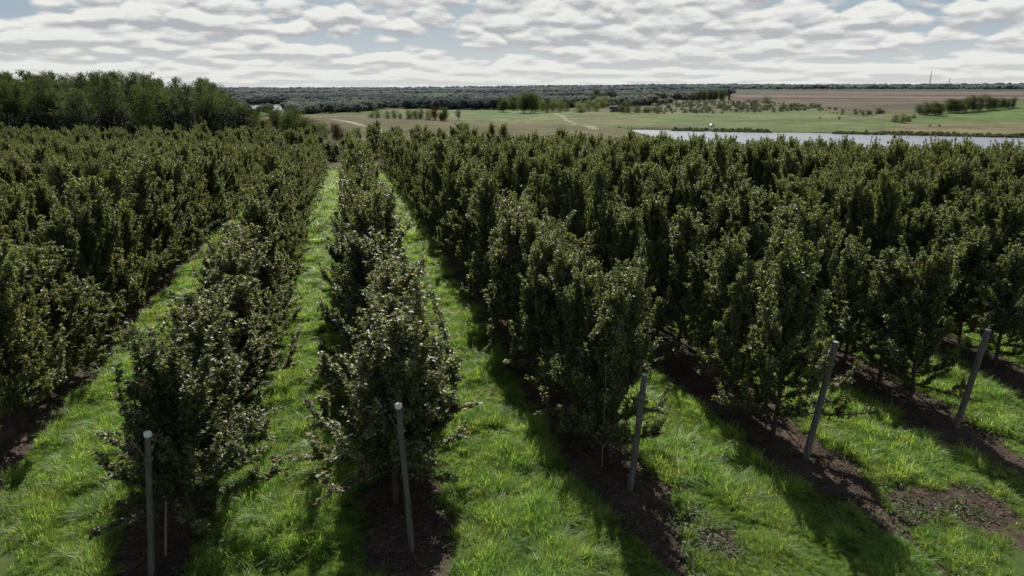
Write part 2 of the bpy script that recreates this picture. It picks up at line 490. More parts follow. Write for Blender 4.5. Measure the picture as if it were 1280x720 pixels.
tag(obj('river_bend', mesh_np('river_bend', V, np.array([[0, 1, 2, 3]]), WM)), 'bright distant water in the wooded valley', 'river', kind='structure')

# ------------------------------------------------------------------ foliage builders
def cards(P, D, Nn, L, W, tint, fold=.25):
    """leaf-shaped folded cards: base P, direction D, normal Nn, length L, width W"""
    n = len(P)
    Sd = np.cross(D, Nn); Sd /= np.linalg.norm(Sd, axis=1)[:, None] + 1e-9
    Nn = np.cross(Sd, D)
    L = L[:, None]; W = W[:, None]
    base = P; tip = P + D * L - Nn * L * .12
    mid = P + D * L * .45
    lf = mid + Sd * W * .5 + Nn * W * fold; rt = mid - Sd * W * .5 + Nn * W * fold
    V = np.stack([base, rt, tip, lf], 1).reshape(-1, 3)
    i = np.arange(n)[:, None] * 4
    F = np.concatenate([i + [0, 1, 2], i + [0, 2, 3]], 0)
    C = np.repeat(tint, 4, axis=0)
    return V, F, C

def unit(a): return a / (np.linalg.norm(a, axis=-1, keepdims=True) + 1e-9)

def fruit_tree(seed, H=3.7, n_branch=46, leaf_n=8, spread=1.3, leaf=(.066, .042)):
    r = np.random.default_rng(seed)
    mb = MB()
    zz = np.linspace(0, H * .93, 9)
    wob = np.cumsum(r.normal(0, .03, (9, 2)), 0); wob[0] = 0
    tp = np.column_stack([wob, zz])
    mb.tube(tp, np.linspace(.045, .010, 9), 7)
    P, D = [], []
    def along(pts, dens, z0=0.0):
        seg = np.linalg.norm(np.diff(pts, axis=0), axis=1); Lt = seg.sum()
        m = max(2, int(Lt * dens))
        t = np.sort(r.uniform(z0, 1, m)) * (len(pts) - 1)
        i0 = np.minimum(t.astype(int), len(pts) - 2); f = (t - i0)[:, None]
        p = pts[i0] * (1 - f) + pts[i0 + 1] * f
        d = unit(pts[i0 + 1] - pts[i0])
        P.append(p); D.append(d)
    lopside = r.uniform(0, 2 * math.pi)
    for b in range(n_branch):
        t = (b + r.uniform(0, 1)) / n_branch
        z = .48 + (H * .88 - .48) * t ** 1.12
        az = b * 2.4 + r.normal(0, .5)
        L = (spread * (1 - t ** .9) * (.95 + .6 * min(t, .25)) + .2) * r.uniform(.7, 1.08) * (1 + .18 * math.cos(az - lopside))
        el = math.radians(r.uniform(12, 50) + 20 * t - 42 * max(0, 1 - t / .28) * r.random())
        p0 = np.array([np.interp(z, zz, wob[:, 0]), np.interp(z, zz, wob[:, 1]), z])
        n = 6; s = np.linspace(0, 1, n)
        hor = np.cumsum(np.full(n, L / n) * np.cos(el + s * .25)) - L / n * math.cos(el)
        ver = L * (s * math.sin(el) + .12 * s * s * r.uniform(-1.5, 2.5))
        bend = az + s * r.normal(0, .4)
        pts = p0 + np.column_stack([hor * np.cos(bend), hor * np.sin(bend), ver])
        mb.tube(pts, np.linspace(.016, .005, n) * (1.3 - .6 * t), 4, False)
        along(pts, 26, .12)
        for q in range(r.integers(2, 6)):                       # upright water shoots and side twigs
            f = r.uniform(.35, 1); i0 = int(f * (n - 1) * .999)
            a = pts[i0]; h = r.uniform(.2, .62) * (1.25 if t > .7 else 1)
            dirv = unit(np.array([math.cos(az + r.normal(0, 1)) * .4, math.sin(az + r.normal(0, 1)) * .4, r.uniform(.5, 1.4)]))
            sp_ = a + dirv * np.linspace(0, h, 4)[:, None] + np.array([0, 0, 1]) * (np.linspace(0, 1, 4) ** 2)[:, None] * h * .2
            mb.tube(sp_, np.linspace(.006, .003, 4), 3, False)
            along(sp_, 30)
    for q in range(r.integers(8, 14)):                            # leader shoots that make the ragged top
        a = tp[-1] + np.array([r.normal(0, .22), r.normal(0, .22), -r.uniform(0, 1.3)])
        h = r.uniform(.4, 1.0)
        sp_ = a + np.array([r.normal(0, .18), r.normal(0, .18), 1]) * np.linspace(0, h, 5)[:, None]
        mb.tube(sp_, np.linspace(.008, .003, 5), 3, False); along(sp_, 30)
    P = np.concatenate(P); D = np.concatenate(D)
    k = leaf_n
    P = np.repeat(P, k, 0); D = np.repeat(D, k, 0); n = len(P)
    P = P + r.normal(0, .022, (n, 3))
    d = unit(D * .35 + r.normal(0, 1, (n, 3)) * .75 + np.array([0, 0, .1]))
    nn = unit(np.array([0, 0, 1.0]) + r.normal(0, .55, (n, 3)))
    Ls = leaf[0] * r.uniform(.6, 1.15, n); Ws = leaf[1] * r.uniform(.7, 1.15, n)
    g = r.uniform(.6, 1.35, n)[:, None] * np.array([[1, 1, 1]])
    yel = (r.random(n) < .06)[:, None]
    g = np.where(yel, g * np.array([[2.1, 1.6, 1.1]]), g)
    rd = (r.random(n) < .04)[:, None]
    g = np.where(rd, g * np.array([[1.6, .9, 1.0]]), g)
    Vl, Fl, Cl = cards(P, d, nn, Ls, Ws, g)
    return mb, (Vl, Fl, Cl)

def crown_cards(r, centers, radii, n_per, size, squash=.8, shade=True):
    P, Nn, C = [], [], []
    for c, rad in zip(centers, radii):
        m = int(n_per * rad ** 2)
        d = unit(r.normal(0, 1, (m, 3))); q = rad * (1 - .55 * r.random(m) ** 1.8)[:, None]
        P.append(np.array(c) + d * q * np.array([1, 1, squash])); Nn.append(unit(d * 1.0 + r.normal(0, .7, (m, 3))))
        k = r.uniform(.7, 1.25)
        C.append(np.full((m, 3), k) * r.uniform(.75, 1.25, (m, 1)))
    P = np.concatenate(P); Nn = np.concatenate(Nn); C = np.concatenate(C)
    n = len(P)
    D = unit(np.cross(Nn, r.normal(0, 1, (n, 3))))
    L = size * r.uniform(.6, 1.4, n)
    return cards(P - D * L[:, None] * .5, D, Nn, L, L * .7, C, .15)

def wood_tree(seed, H, W, style):
    """bigger trees: tapered trunk, forked limbs, crown made of leaf clumps on the limbs. unit height scaled"""
    r = np.random.default_rng(seed)
    mb = MB()
    n = 8; zz = np.linspace(0, H * .9, n)
    wob = np.cumsum(r.normal(0, H * .008, (n, 2)), 0); wob[0] = 0
    tp = np.column_stack([wob, zz])
    mb.tube(tp, np.linspace(H * .017, H * .004, n), 7)
    cen, rad = [], []
    nb = {'tall': 30, 'round': 20, 'bush': 14, 'spire': 22}[style]
    lo = {'tall': .28, 'round': .12, 'bush': .05, 'spire': .08}[style]
    for b in range(nb):
        t = (b + r.random()) / nb
        z = H * (lo + (.92 - lo) * t)
        if style == 'tall': L = W * .5 * (.75 + .5 * math.sin(t * 3.0)) * (1.05 - .6 * t) * r.uniform(.6, 1.3)
        elif style == 'spire': L = W * .5 * (1.05 - t) * r.uniform(.7, 1.2)
        else: L = W * .5 * math.sqrt(max(.05, 1 - (1.7 * t - .75) ** 2)) * r.uniform(.7, 1.15)
        az = b * 2.4 + r.normal(0, .4); el = math.radians(r.uniform(10, 45)) * (1.3 if style == 'tall' else .8)
        p0 = np.array([np.interp(z, zz, wob[:, 0]), np.interp(z, zz, wob[:, 1]), min(z, H * .9)])
        s = np.linspace(0, 1, 5)[:, None]
        tipd = np.array([math.cos(az) * math.cos(el), math.sin(az) * math.cos(el), math.sin(el)])
        pts = p0 + tipd * L * s + np.array([0, 0, 1]) * s * s * L * .15
        mb.tube(pts, np.linspace(H * .006, H * .0018, 5), 4, False)
        for f in ((.25, .6, .95) if style != 'tall' else (.45, .75, 1.05)):
            cen.append(p0 + tipd * L * f + r.normal(0, W * .05, 3) + np.array([0, 0, W * .03]))
            rad.append(W * r.uniform(.10, .19) * (1.5 if style in ('bush', 'round') else 1.05) * (1.15 - .4 * t))
    cen.append(tp[-1] + [0, 0, H * .04]); rad.append(W * .12)
    tot = sum(q * q for q in rad)
    ncards = {'tall': 3800, 'round': 4200, 'bush': 3200, 'spire': 2600}[style]
    V, F, C = crown_cards(r, cen, rad, ncards / tot, H * (.019 if style == 'tall' else .04), .85)
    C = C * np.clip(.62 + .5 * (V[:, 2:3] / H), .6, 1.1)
    return mb, (V, F, C)

# ------------------------------------------------------------------ scattering through geometry nodes (only for stuff)
def scatter(name, pts, rot, scl, idx, protos, label, cat):
    me = bpy.data.meshes.new(name)
    me.vertices.add(len(pts)); me.vertices.foreach_set('co', np.asarray(pts, np.float32).ravel())
    a = me.attributes.new('rot', 'FLOAT_VECTOR', 'POINT'); a.data.foreach_set('vector', np.asarray(rot, np.float32).ravel())
    a = me.attributes.new('scl', 'FLOAT_VECTOR', 'POINT'); a.data.foreach_set('vector', np.asarray(scl, np.float32).ravel())
    a = me.attributes.new('idx', 'INT', 'POINT'); a.data.foreach_set('value', np.asarray(idx, np.int32))
    o = tag(obj(name, me), label, cat, kind='stuff')
    ng = bpy.data.node_groups.new(name, 'GeometryNodeTree')
    ng.interface.new_socket('Geometry', in_out='INPUT', socket_type='NodeSocketGeometry')
    ng.interface.new_socket('Geometry', in_out='OUTPUT', socket_type='NodeSocketGeometry')
    gi = ng.nodes.new('NodeGroupInput'); go = ng.nodes.new('NodeGroupOutput')
    iop = ng.nodes.new('GeometryNodeInstanceOnPoints'); jn = ng.nodes.new('GeometryNodeJoinGeometry')
    for p in protos:
        oi = ng.nodes.new('GeometryNodeObjectInfo'); oi.transform_space = 'ORIGINAL'
        oi.inputs['Object'].default_value = p; oi.inputs['As Instance'].default_value = True
        ng.links.new(oi.outputs['Geometry'], jn.inputs[0])
    def attr(nm, dt):
        n = ng.nodes.new('GeometryNodeInputNamedAttribute'); n.data_type = dt; n.inputs['Name'].default_value = nm
        return n.outputs[0]
    ng.links.new(gi.outputs[0], iop.inputs['Points']); ng.links.new(jn.outputs[0], iop.inputs['Instance'])
    iop.inputs['Pick Instance'].default_value = True
    ng.links.new(attr('idx', 'INT'), iop.inputs['Instance Index'])
    ng.links.new(attr('rot', 'FLOAT_VECTOR'), iop.inputs['Rotation'])
    ng.links.new(attr('scl', 'FLOAT_VECTOR'), iop.inputs['Scale'])
    ng.links.new(iop.outputs[0], go.inputs[0])
    md = o.modifiers.new('scatter', 'NODES'); md.node_group = ng
    return o

def proto_obj(name, me):
    return bpy.data.objects.new(name, me)      # never linked: only its mesh is used

# ------------------------------------------------------------------ orchard trees
NV = 9
TREES = []
for s in range(NV):
    mb, (V, F, C) = fruit_tree(100 + s, H=[3.9, 3.7, 4.1, 3.8, 3.5, 4.0, 3.8, 4.2, 3.4][s], spread=[1.35, 1.5, 1.2, 1.45, 1.35, 1.2, 1.5, 1.1, 1.5][s], n_branch=[46, 50, 42, 46, 40, 48, 50, 38, 46][s])
    tr = mb.mesh('trunk', M['bark'], True); cr = mesh_np('crown', V, F, M['leaf'], C)
    # whole tree in one mesh for the far mass, with fewer, larger leaves
    q = np.arange(len(V) // 4); keep = np.random.default_rng(s).random(len(q)) < .62
    Vk = V.reshape(-1, 4, 3)[keep]; ctr = Vk.mean(1, keepdims=True); Vk = (ctr + (Vk - ctr) * 1.22).reshape(-1, 3); Ck = C.reshape(-1, 4, 3)[keep].reshape(-1, 3)
    m = keep.sum(); i = np.arange(m)[:, None] * 4
    Fk = np.concatenate([i + [0, 1, 2], i + [0, 2, 3]], 0)
    TV = mb.V[0]; TF = mb.F[0]
    far = mesh_np('far_tree', np.concatenate([Vk, TV]), [Fk, TF + len(Vk)], [M['leaf'], M['bark']], np.concatenate([Ck, np.ones_like(TV)]),
                  mat_idx=np.concatenate([np.zeros(len(Fk)), np.ones(len(TF))]))
    TREES.append((tr, cr, proto_obj('far_tree', far), len(F)))

ORD = ['first', 'second', 'third', 'fourth', 'fifth', 'sixth', 'seventh', 'eighth', 'ninth', 'tenth', 'eleventh', 'twelfth',
       'thirteenth', 'fourteenth', 'fifteenth', 'sixteenth', 'seventeenth', 'eighteenth', 'nineteenth', 'twentieth']
ROWNAME = {-1: 'row behind the leftmost post', 0: 'row behind the post second from left', 1: 'row behind the middle post',
           2: 'row behind the post second from right', 3: 'row behind the rightmost post'}
def row_name(k):
    if k in ROWNAME: return ROWNAME[k]
    if k < -1: return f'{ORD[-2 - k]} row left of the leftmost post' if k < -2 else 'row next left of the leftmost post'
    return f'{ORD[k - 4]} row right of the rightmost post' if k > 4 else 'row next right of the rightmost post'

spots = []
for k in range(-24, 26):
    x0 = ROW0 + k * DROW
    y = end_y(k) + (1.5 if k in (-1, 0) else 1.15)
    n = 0
    if k == 4: y += 1.0
    if k == 1: y -= .2
    if k < -4: y = 9
    if k == -1: x0 += .42
    while True:
        u, v = to_uv(x0, y)
        lim = 75 + 9 * float(ss(0, -15, x0 * cy - 75 * sy)) + 2.5 * math.sin(k * 1.3)
        if u > lim: break
        if u > 7 and -.86 * u - 3 < v < .86 * u + 3 and not (rng.random() < .03 and n > 3):
            spots.append((k, n, x0 + rng.normal(0, .1), y + rng.normal(0, .1)))
        y += 1.12 * rng.uniform(.85, 1.16); n += 1

for k in range(-26, 5):                                            # a further block of rows beyond a cross lane, on the left
    x0 = ROW0 + (k + .45) * DROW
    y = 78 - .15 * x0
    while True:
        u, v = to_uv(x0, y)
        if u > 97 - 3 * float(ss(-12, 4, v)): break
        if v > -.86 * u and u > 87 and v < 4 + 2 * math.sin(y): spots.append((k, 99, x0 + rng.normal(0, 1.0), y))
        y += 1.0 * rng.uniform(.88, 1.14)

def vis_key(s):
    k, n, x, y = s
    u, v = to_uv(x, y)
    return math.hypot(u, v) + (40 if abs(v) > .78 * u + .5 else 0) + (30 if u < 8.5 else 0)
spots.sort(key=vis_key)
near, far = spots[:290], spots[290:]
ordn = {}
for k in sorted({s[0] for s in near}):
    for q, s in enumerate(sorted([s for s in near if s[0] == k], key=lambda s: s[3])): ordn[s] = q
print('orchard trees', len(spots), 'visible individually', len(near))
for s in near:
    k, n, x, y = s
    q = ordn[s]
    v = int(rng.integers(NV))
    hs = float(np.clip(rng.normal(1.0, .1), .78, 1.18)) * (.93 + .12 * float(ss(13, 24, y)) - .08 * float(ss(30, 60, y))); ws = rng.uniform(1.02, 1.34)
    if k == -1: ws = min(ws * 1.22, 1.36 - .2 * float(ss(20, 34, y)))
    if k == -2: ws = min(ws * 1.1, 1.4)
    if k == -1 and n < 99: hs *= .90 + .06 * float(ss(24, 45, y))
    if k == 0: ws = min(ws * 1.3, 1.52 - .32 * float(ss(20, 34, y)))
    if (k, n) == (1, 0): hs, ws, v = .95, 1.15, 2
    if q < 12: lab = f'fruit tree, {ORD[q]} from the near end of the {row_name(k)}'
    else: lab = f'fruit tree deeper than the twelfth in the {row_name(k)}'
    t = thing('fruit_tree', lab, 'tree', (x, y, float(terrain(x, y)) - .03), rng.uniform(0, 6.28), (ws, ws, hs), 'fruit trees in the orchard rows')
    t.rotation_euler[0] = rng.normal(0, .025); t.rotation_euler[1] = rng.normal(0, .025)
    obj('trunk', TREES[v][0], t); obj('crown', TREES[v][1], t)
fp = np.array([(x, y, float(terrain(x, y)) - .03) for _, _, x, y in far])
nf = len(far)
w = rng.uniform(.95, 1.25, nf)
scatter('fruit_tree_mass', fp, np.column_stack([rng.normal(0, .03, nf), rng.normal(0, .03, nf), rng.uniform(0, 6.28, nf)]),
        np.column_stack([w, w, np.where((np.abs(fp[:, 0] + 1.6) < 1.6) & (fp[:, 1] > 80), .55, 1) * np.clip(rng.normal(.925, .085, nf), .7, 1.15) * (1 + .09 * ss(-22, 5, to_uv(fp[:, 0], fp[:, 1])[1]) + .05 * ss(10, 40, to_uv(fp[:, 0], fp[:, 1])[1]))]), rng.integers(0, NV, nf), [t[2] for t in TREES],
        'dense mass of dark green fruit trees filling the far rows of the orchard', 'trees')

# ------------------------------------------------------------------ posts, stakes, wires, hoses
def bar_mesh(name, p0, p1, w, mat, d=None, top=None):
    mb = MB()
    n = 7; s = np.linspace(0, 1, n)[:, None]
    p0 = np.array(p0, float); p1 = np.array(p1, float)
    pts = p0 + (p1 - p0) * s
    mb.tube(pts, w * .5 * 1.15 * np.linspace(1.06, .94, n), 8)
    return mb.mesh(name, mat, False)

post_info = [  # base x, y, top offset x, y, height, width, cap
    (-3.42, 10.23, .28, 0.05, 2.50, .07, 'white', 'slim grey post with a white cap, leftmost of the five row-end posts'),
    (.63, 10.0, -.09, .06, 2.68, .07, 'white', 'slim grey post with bright white cap, second from left, in deep shade'),
    (4.87, 10.83, .10, -.15, 2.44, .11, 'sawn', 'leaning grey post with pale sawn top, middle of the five row-end posts'),
    (8.88, 11.1, .35, .0, 2.55, .12, 'sawn', 'leaning grey wooden post beside bright grass, second from the right'),
    (13.09, 11.55, .10, -.22, 2.46, .12, 'sawn', 'leaning grey wooden post at far right, rightmost of the five'),
]
for bx, by, ox, oy, h, wd, cap, lab in post_info:
    zb = float(terrain(bx, by))
    t = thing('row_end_post', lab, 'post', (bx, by, zb), 0, None, 'posts at the near ends of the tree rows')
    L = math.sqrt(ox * ox + oy * oy + h * h)
    mb = MB()
    n = 9; s = np.linspace(0, 1, n)[:, None]
    wob = np.column_stack([np.sin(s[:, 0] * 5) * .006, np.cos(s[:, 0] * 4) * .006 - .006, np.zeros(n)])
    pts = np.array([-ox * .1, -oy * .1, -.25]) + (np.array([ox, oy, h]) - np.array([-ox * .1, -oy * .1, -.25])) * s + wob
    sides = 4 if cap == 'white' else 10
    mb.tube(pts, wd * (.68 if sides == 4 else .54) * np.linspace(1.05, .93, n), sides)
    obj('shaft', mb.mesh('shaft', M['post'], sides > 4), t)
    mb = MB()
    dv = unit(np.array([ox, oy, h])); tip = np.array([ox, oy, h]) + wob[-1]
    if cap == 'white':
        mb.tube([tip - dv * .06, tip + dv * .004, tip + dv * .016], [wd * .85, wd * .85, wd * .8], 4)
        obj('cap', mb.mesh('cap', M['cap']), t)
    else:
        mb.tube([tip + dv * .002, tip + dv * .006, tip + dv * .014], [wd * .52, wd * .52, wd * .46], 10)
        obj('sawn_top', mb.mesh('sawn_top', M['endgrain']), t)
    # wire wound round the post
    mb = MB()
    hc = .83
    a = np.linspace(0, 6 * math.pi, 60)
    c = dv * L * hc
    e1 = unit(np.cross(dv, [0, 1, 0])); e2 = np.cross(dv, e1)
    ring = c + (np.cos(a)[:, None] * e1 + np.sin(a)[:, None] * e2) * (wd * .68 + .004) + dv * np.linspace(-.03, .03, 60)[:, None]
    tail = ring[-1] + np.linspace(0, 1, 8)[:, None] * np.array([-.1, -.05, .22]) + (np.linspace(0, 1, 8)[:, None] ** 2) * np.array([-.02, 0, .08])
    mb.tube(np.concatenate([ring, tail[1:]]), .005, 5)
    obj('wire_binding', mb.mesh('wire_binding', M['wire'], True), t)

# posts standing inside the rows
mp_ = MB(); mp_.tube([(0, 0, -.3), (0, 0, 1.2), (.01, 0, 3.15)], [.055, .052, .047], 8)
inner = mp_.mesh('post', M['post'], True)
for k in range(-4, 7):
    for q in range(2):
        y = end_y(k) + 8.6 + 9.2 * q
        x = ROW0 + k * DROW + rng.normal(0, .05)
        u, v = to_uv(x, y)
        if abs(v) > .72 * u: continue
        o = obj('trellis_post', inner, None, (x, y, float(terrain(x, y))), (rng.normal(0, .05), rng.normal(0, .04), rng.uniform(0, 3)))
        tag(o, f'grey trellis post, {ORD[q]} one inside the {row_name(k)}', 'post', 'trellis posts inside the tree rows')

# thin stakes seen at the front trees
def stake(x, y, ox, oy, h, rad, lab, mat='stake'):
    mb = MB(); s = np.linspace(0, 1, 5)[:, None]
    mb.tube(np.array([[0, 0, -.15]]) + (np.array([[ox, oy, h]]) - np.array([[0, 0, -.15]])) * s, [rad, rad, rad * .9, rad * .85, rad * .8], 6)
    tag(obj('support_stake', mb.mesh('support_stake', M[mat], True), None, (x, y, float(terrain(x, y)))), lab, 'stake')
stake(-3.35, 10.75, .12, .15, .95, .022, 'short pale leaning stake in the shade behind the leftmost post')
stake(4.62, 11.7, .02, .02, 2.3, .012, 'thin upright cane in front of the first tree behind the middle post')
stake(.35, 13.0, -.1, .1, 3.4, .014, 'thin pale cane rising through the trees behind the second post')
stake(13.0, 13.4, .25, .2, 3.6, .014, 'thin pale cane slanting above the trees behind the rightmost post')
stake(8.5, 14.0, .2, .5, 4.2, .014, 'tall thin pole slanting out of the second row from the right')

for k in range(-1, 5):
    x0 = ROW0 + k * DROW; y0 = end_y(k)
    if k <= 3:
        info = post_info[k + 1]; top = np.array([info[0] + info[2] * .83, info[1] + info[3] * .83, float(terrain(info[0], info[1])) + info[4] * .83])
    else: top = np.array([x0, y0, 2.1])
    ys = np.linspace(top[1] + .08, y0 + 28, 30)
    pts = np.column_stack([np.interp(ys, [ys[0], ys[0] + 4], [top[0], x0]), ys, np.interp(ys, [ys[0], ys[0] + 8], [top[2], 2.35]) - .05 * np.abs(np.sin((ys - ys[0]) / 9.2 * math.pi))])
    mb = MB(); mb.tube(pts, .006, 4)
    nm = row_name(k)
    tag(obj('trellis_wire', mb.mesh('trellis_wire', M['wire'])), f'thin trellis wire stretched through the {nm}', 'wire', 'wires of the tree rows')
    ys = np.linspace(y0 + .05, y0 + 28, 90)
    zz = terrain(np.full(90, x0), ys) + np.interp(ys, [y0, y0 + .6, y0 + 1.6], [.02, .3, .52]) - .06 * np.abs(np.sin((ys - y0) / 1.3 * math.pi))
    pts = np.column_stack([x0 + .12 * np.sin(ys * .9) * .5 + np.interp(ys, [y0, y0 + 1.6], [.1, -.1]), ys, zz])
    mb = MB(); mb.tube(pts, .011, 6)
    tag(obj('drip_hose', mb.mesh('drip_hose', M['hose'], True)), f'black drip hose hung low along the {nm}', 'hose', 'drip hoses of the tree rows')

# ------------------------------------------------------------------ grass, weeds, litter
def tuft(seed, n, h, spread, width, lean):
    r = np.random.default_rng(seed)
    a = r.uniform(0, 2 * math.pi, n); rr = spread * np.sqrt(r.random(n))
    b = np.column_stack([rr * np.cos(a), rr * np.sin(a), np.full(n, -.02)])
    ld = r.uniform(0, 2 * math.pi)
    d = np.column_stack([np.cos(a) * .5 + math.cos(ld) * lean, np.sin(a) * .5 + math.sin(ld) * lean]) + r.normal(0, .35, (n, 2))
    hh = h * r.uniform(.45, 1.15, n); bend = r.uniform(.3, 1.1, n)
    Vs = []
    side = np.column_stack([-d[:, 1], d[:, 0], np.zeros(n)]); side = unit(side + r.normal(0, .3, (n, 3)))
    for t, wf in ((0, 1), (.4, .95), (.75, .7), (1, .08)):
        c = b + np.column_stack([d * (hh * bend * t ** 1.8)[:, None], hh * (t - .38 * bend * t ** 2.4)])
        ww = (width * wf * r.uniform(.8, 1.2, n))[:, None]
        Vs += [c - side * ww * .5, c + side * ww * .5]
    V = np.stack(Vs, 1).reshape(-1, 3)
    i = np.arange(n)[:, None] * 8
    F = np.concatenate([i + [2 * q, 2 * q + 1, 2 * q + 3, 2 * q + 2] for q in range(3)], 0)
    g = r.uniform(.5, 1.4, n)[:, None] * np.array([[1, 1, 1]])
    dry = (r.random(n) < .08)[:, None]
    g = np.where(dry, g * np.array([[2.4, 1.6, 2.6]]), g)
    C = np.repeat(g, 8, 0)
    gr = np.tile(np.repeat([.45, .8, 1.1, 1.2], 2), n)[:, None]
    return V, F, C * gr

GP = []
for s, (n, h, sprd, wd, ln) in enumerate([(46, .26, .13, .011, .3), (40, .34, .12, .012, .7), (54, .2, .15, .010, .2), (36, .42, .12, .013, .9), (44, .24, .14, .011, .5), (50, .15, .16, .010, .2)]):
    V, F, C = tuft(300 + s, n, h, sprd, wd, ln)
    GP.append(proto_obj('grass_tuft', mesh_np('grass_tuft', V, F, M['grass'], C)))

def visible_area(n, u0, u1, power):
    r = rng.random(n)
    u = (u0 ** power + r * (u1 ** power - u0 ** power)) ** (1 / power)
    v = rng.uniform(-.80, .80, n) * u + rng.uniform(-.6, .6, n)
    return to_xy(u, v)

def grass_layer(n, u0, u1, power, name, label, sc, thr=.45):
    x, y = visible_area(n, u0, u1, power)
    g = grassiness(x, y)
    clump = fbm(x, y, 1.6, 3, 80)
    keep = (g > thr + .25 * (rng.random(n) - .5)) & (rng.random(n) < .35 + 1.2 * clump)
    keep &= (x > -60) & (x < 75)
    x, y, clump, g = x[keep], y[keep], clump[keep], g[keep]; m = len(x)
    z = terrain(x, y)
    s = sc * (.5 + .75 * ss(.3, .7, clump)) * rng.uniform(.75, 1.2, m) * (.6 + .4 * g)
    s = s * np.where((x > 3.5) & (y < 10), .72, 1)
    wind = fbm(x, y, .5, 2, 90) * 6.28 * 1.5
    tall = np.clip(clump * 5 + rng.normal(0, 1.2, m) - 1.8, 0, 5).astype(int)
    order = np.array([5, 2, 0, 4, 1, 3])[tall]
    ex = np.clip(1 + (np.hypot(x, y) - 20) / 60, 1, 1.8)
    print(name, m)
    return scatter(name, np.column_stack([x, y, z]), np.column_stack([rng.normal(0, .12, m), rng.normal(0, .12, m), wind + rng.normal(0, 1.6, m)]),
                   np.column_stack([s * ex, s * ex, s]), order, GP, label, 'grass')
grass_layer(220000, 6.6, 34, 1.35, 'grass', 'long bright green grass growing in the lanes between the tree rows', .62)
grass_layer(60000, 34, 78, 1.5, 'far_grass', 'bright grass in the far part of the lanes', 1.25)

def broad(seed, n, spread, leaf, up):
    r = np.random.default_rng(seed)
    P = np.column_stack([r.normal(0, spread, (n, 2)), np.abs(r.normal(0, up, n)) + .01])
    D = unit(np.column_stack([r.normal(0, 1, (n, 2)), r.uniform(0, .5, n)]))
    Nn = unit(np.array([0, 0, 1.]) + r.normal(0, .4, (n, 3)))
    return cards(P, D, Nn, leaf * r.uniform(.6, 1.3, n), leaf * .55 * r.uniform(.6, 1.2, n), r.uniform(.6, 1.4, (n, 1)) * np.ones((1, 3)))
WP = []
for s in range(3):
    V, F, C = broad(400 + s, 26, .12, .075, .05)
    WP.append(proto_obj('weed_clump', mesh_np('weed_clump', V, F, M['weed'], C)))
LP = []
for s in range(3):
    V, F, C = broad(410 + s, 12, .25, .06, .004)
    LP.append(proto_obj('litter_patch', mesh_np('litter_patch', V, F, M['litter'], C)))
x, y = visible_area(26000, 6.8, 30, 1.3)
g = grassiness(x, y); keep = (g > .1) & (g < .6) & (rng.random(len(x)) < .24); x, y = x[keep], y[keep]; m = len(x)
s = rng.uniform(.5, 1.4, m)
scatter('weeds', np.column_stack([x, y, terrain(x, y)]), np.column_stack([np.zeros(m), np.zeros(m), rng.uniform(0, 6.28, m)]), np.column_stack([s, s, s]),
        rng.integers(0, 3, m), WP, 'low broad leaved weeds at the edges of the soil strips', 'weeds')
x, y = visible_area(24000, 6.8, 28, 1.3)
g = grassiness(x, y); keep = (g < .4) & (rng.random(len(x)) < .5); x, y = x[keep], y[keep]; m = len(x)
s = rng.uniform(.6, 1.3, m)
scatter('leaf_litter', np.column_stack([x, y, terrain(x, y) + .005]), np.column_stack([rng.normal(0, .05, m), rng.normal(0, .05, m), rng.uniform(0, 6.28, m)]), np.column_stack([s, s, s]),
        rng.integers(0, 3, m), LP, 'fallen brown leaves and dry stalks on the bare soil', 'leaf litter')

# ------------------------------------------------------------------ woodland and scattered trees
WT = {}
def wood_mesh(style, i):
    key = (style, i)
    if key not in WT:
        W = {'tall': 4.2, 'round': 9.0, 'bush': 11.0, 'spire': 4.5}[style]
        mb, (V, F, C) = wood_tree(500 + i * 17 + len(style), 10.0, W, style)
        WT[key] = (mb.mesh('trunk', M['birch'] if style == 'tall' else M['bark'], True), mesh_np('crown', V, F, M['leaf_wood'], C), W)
    return WT[key]

# tinted copies of the leaf material for the kinds of tree and for the haze with distance
def tinted(name, top, trans, tr=.3):
    return leaf_mat(name, top, tuple(q * 1.2 for q in top), trans, tr=tr, rough=.7, spec=.15, hue_var=.25)
KIND = {
    'dark': M['leaf_wood'],
    'green': tinted('mid_green_leaf', (.07, .1, .03), (.14, .2, .04)),
    'yellow': tinted('yellow_green_leaf', (.2, .22, .06), (.28, .32, .08)),
    'willow': tinted('silvery_willow_leaf', (.27, .29, .12), (.34, .37, .13)),
    'grey': tinted('grey_green_leaf', (.11, .125, .085), (.13, .15, .08)),
    'red': tinted('reddish_leaf', (.085, .05, .03), (.1, .05, .02)),
    'shade': tinted('deep_shade_leaf', (.016, .021, .011), (.02, .03, .01), .15),  # shade at the foot of the wood, put into a darker leaf colour
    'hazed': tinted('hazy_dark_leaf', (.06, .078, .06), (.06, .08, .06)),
}
_tm = {}
def crown_mesh(style, i, kind):
    key = (style, i, kind)
    if key not in _tm:
        me = wood_mesh(style, i)[1]
        if kind != 'dark':
            me = me.copy(); me.materials.clear(); me.materials.append(KIND[kind])
        _tm[key] = me
    return _tm[key]

def place_tree(x, y, H, W, style, kind, name, label, cat, group, i=None, sink=.1):
    i = int(rng.integers(4)) if i is None else i
    tr, _, w0 = wood_mesh(style, i)
    sz = H / 10.0; sx = W / w0
    t = thing(name, label, cat, (x, y, float(terrain(x, y)) - sink), rng.uniform(0, 6.28), (sx, sx, sz), group)
    obj('trunk', tr, t); obj('crown', crown_mesh(style, i, kind), t)
    return t

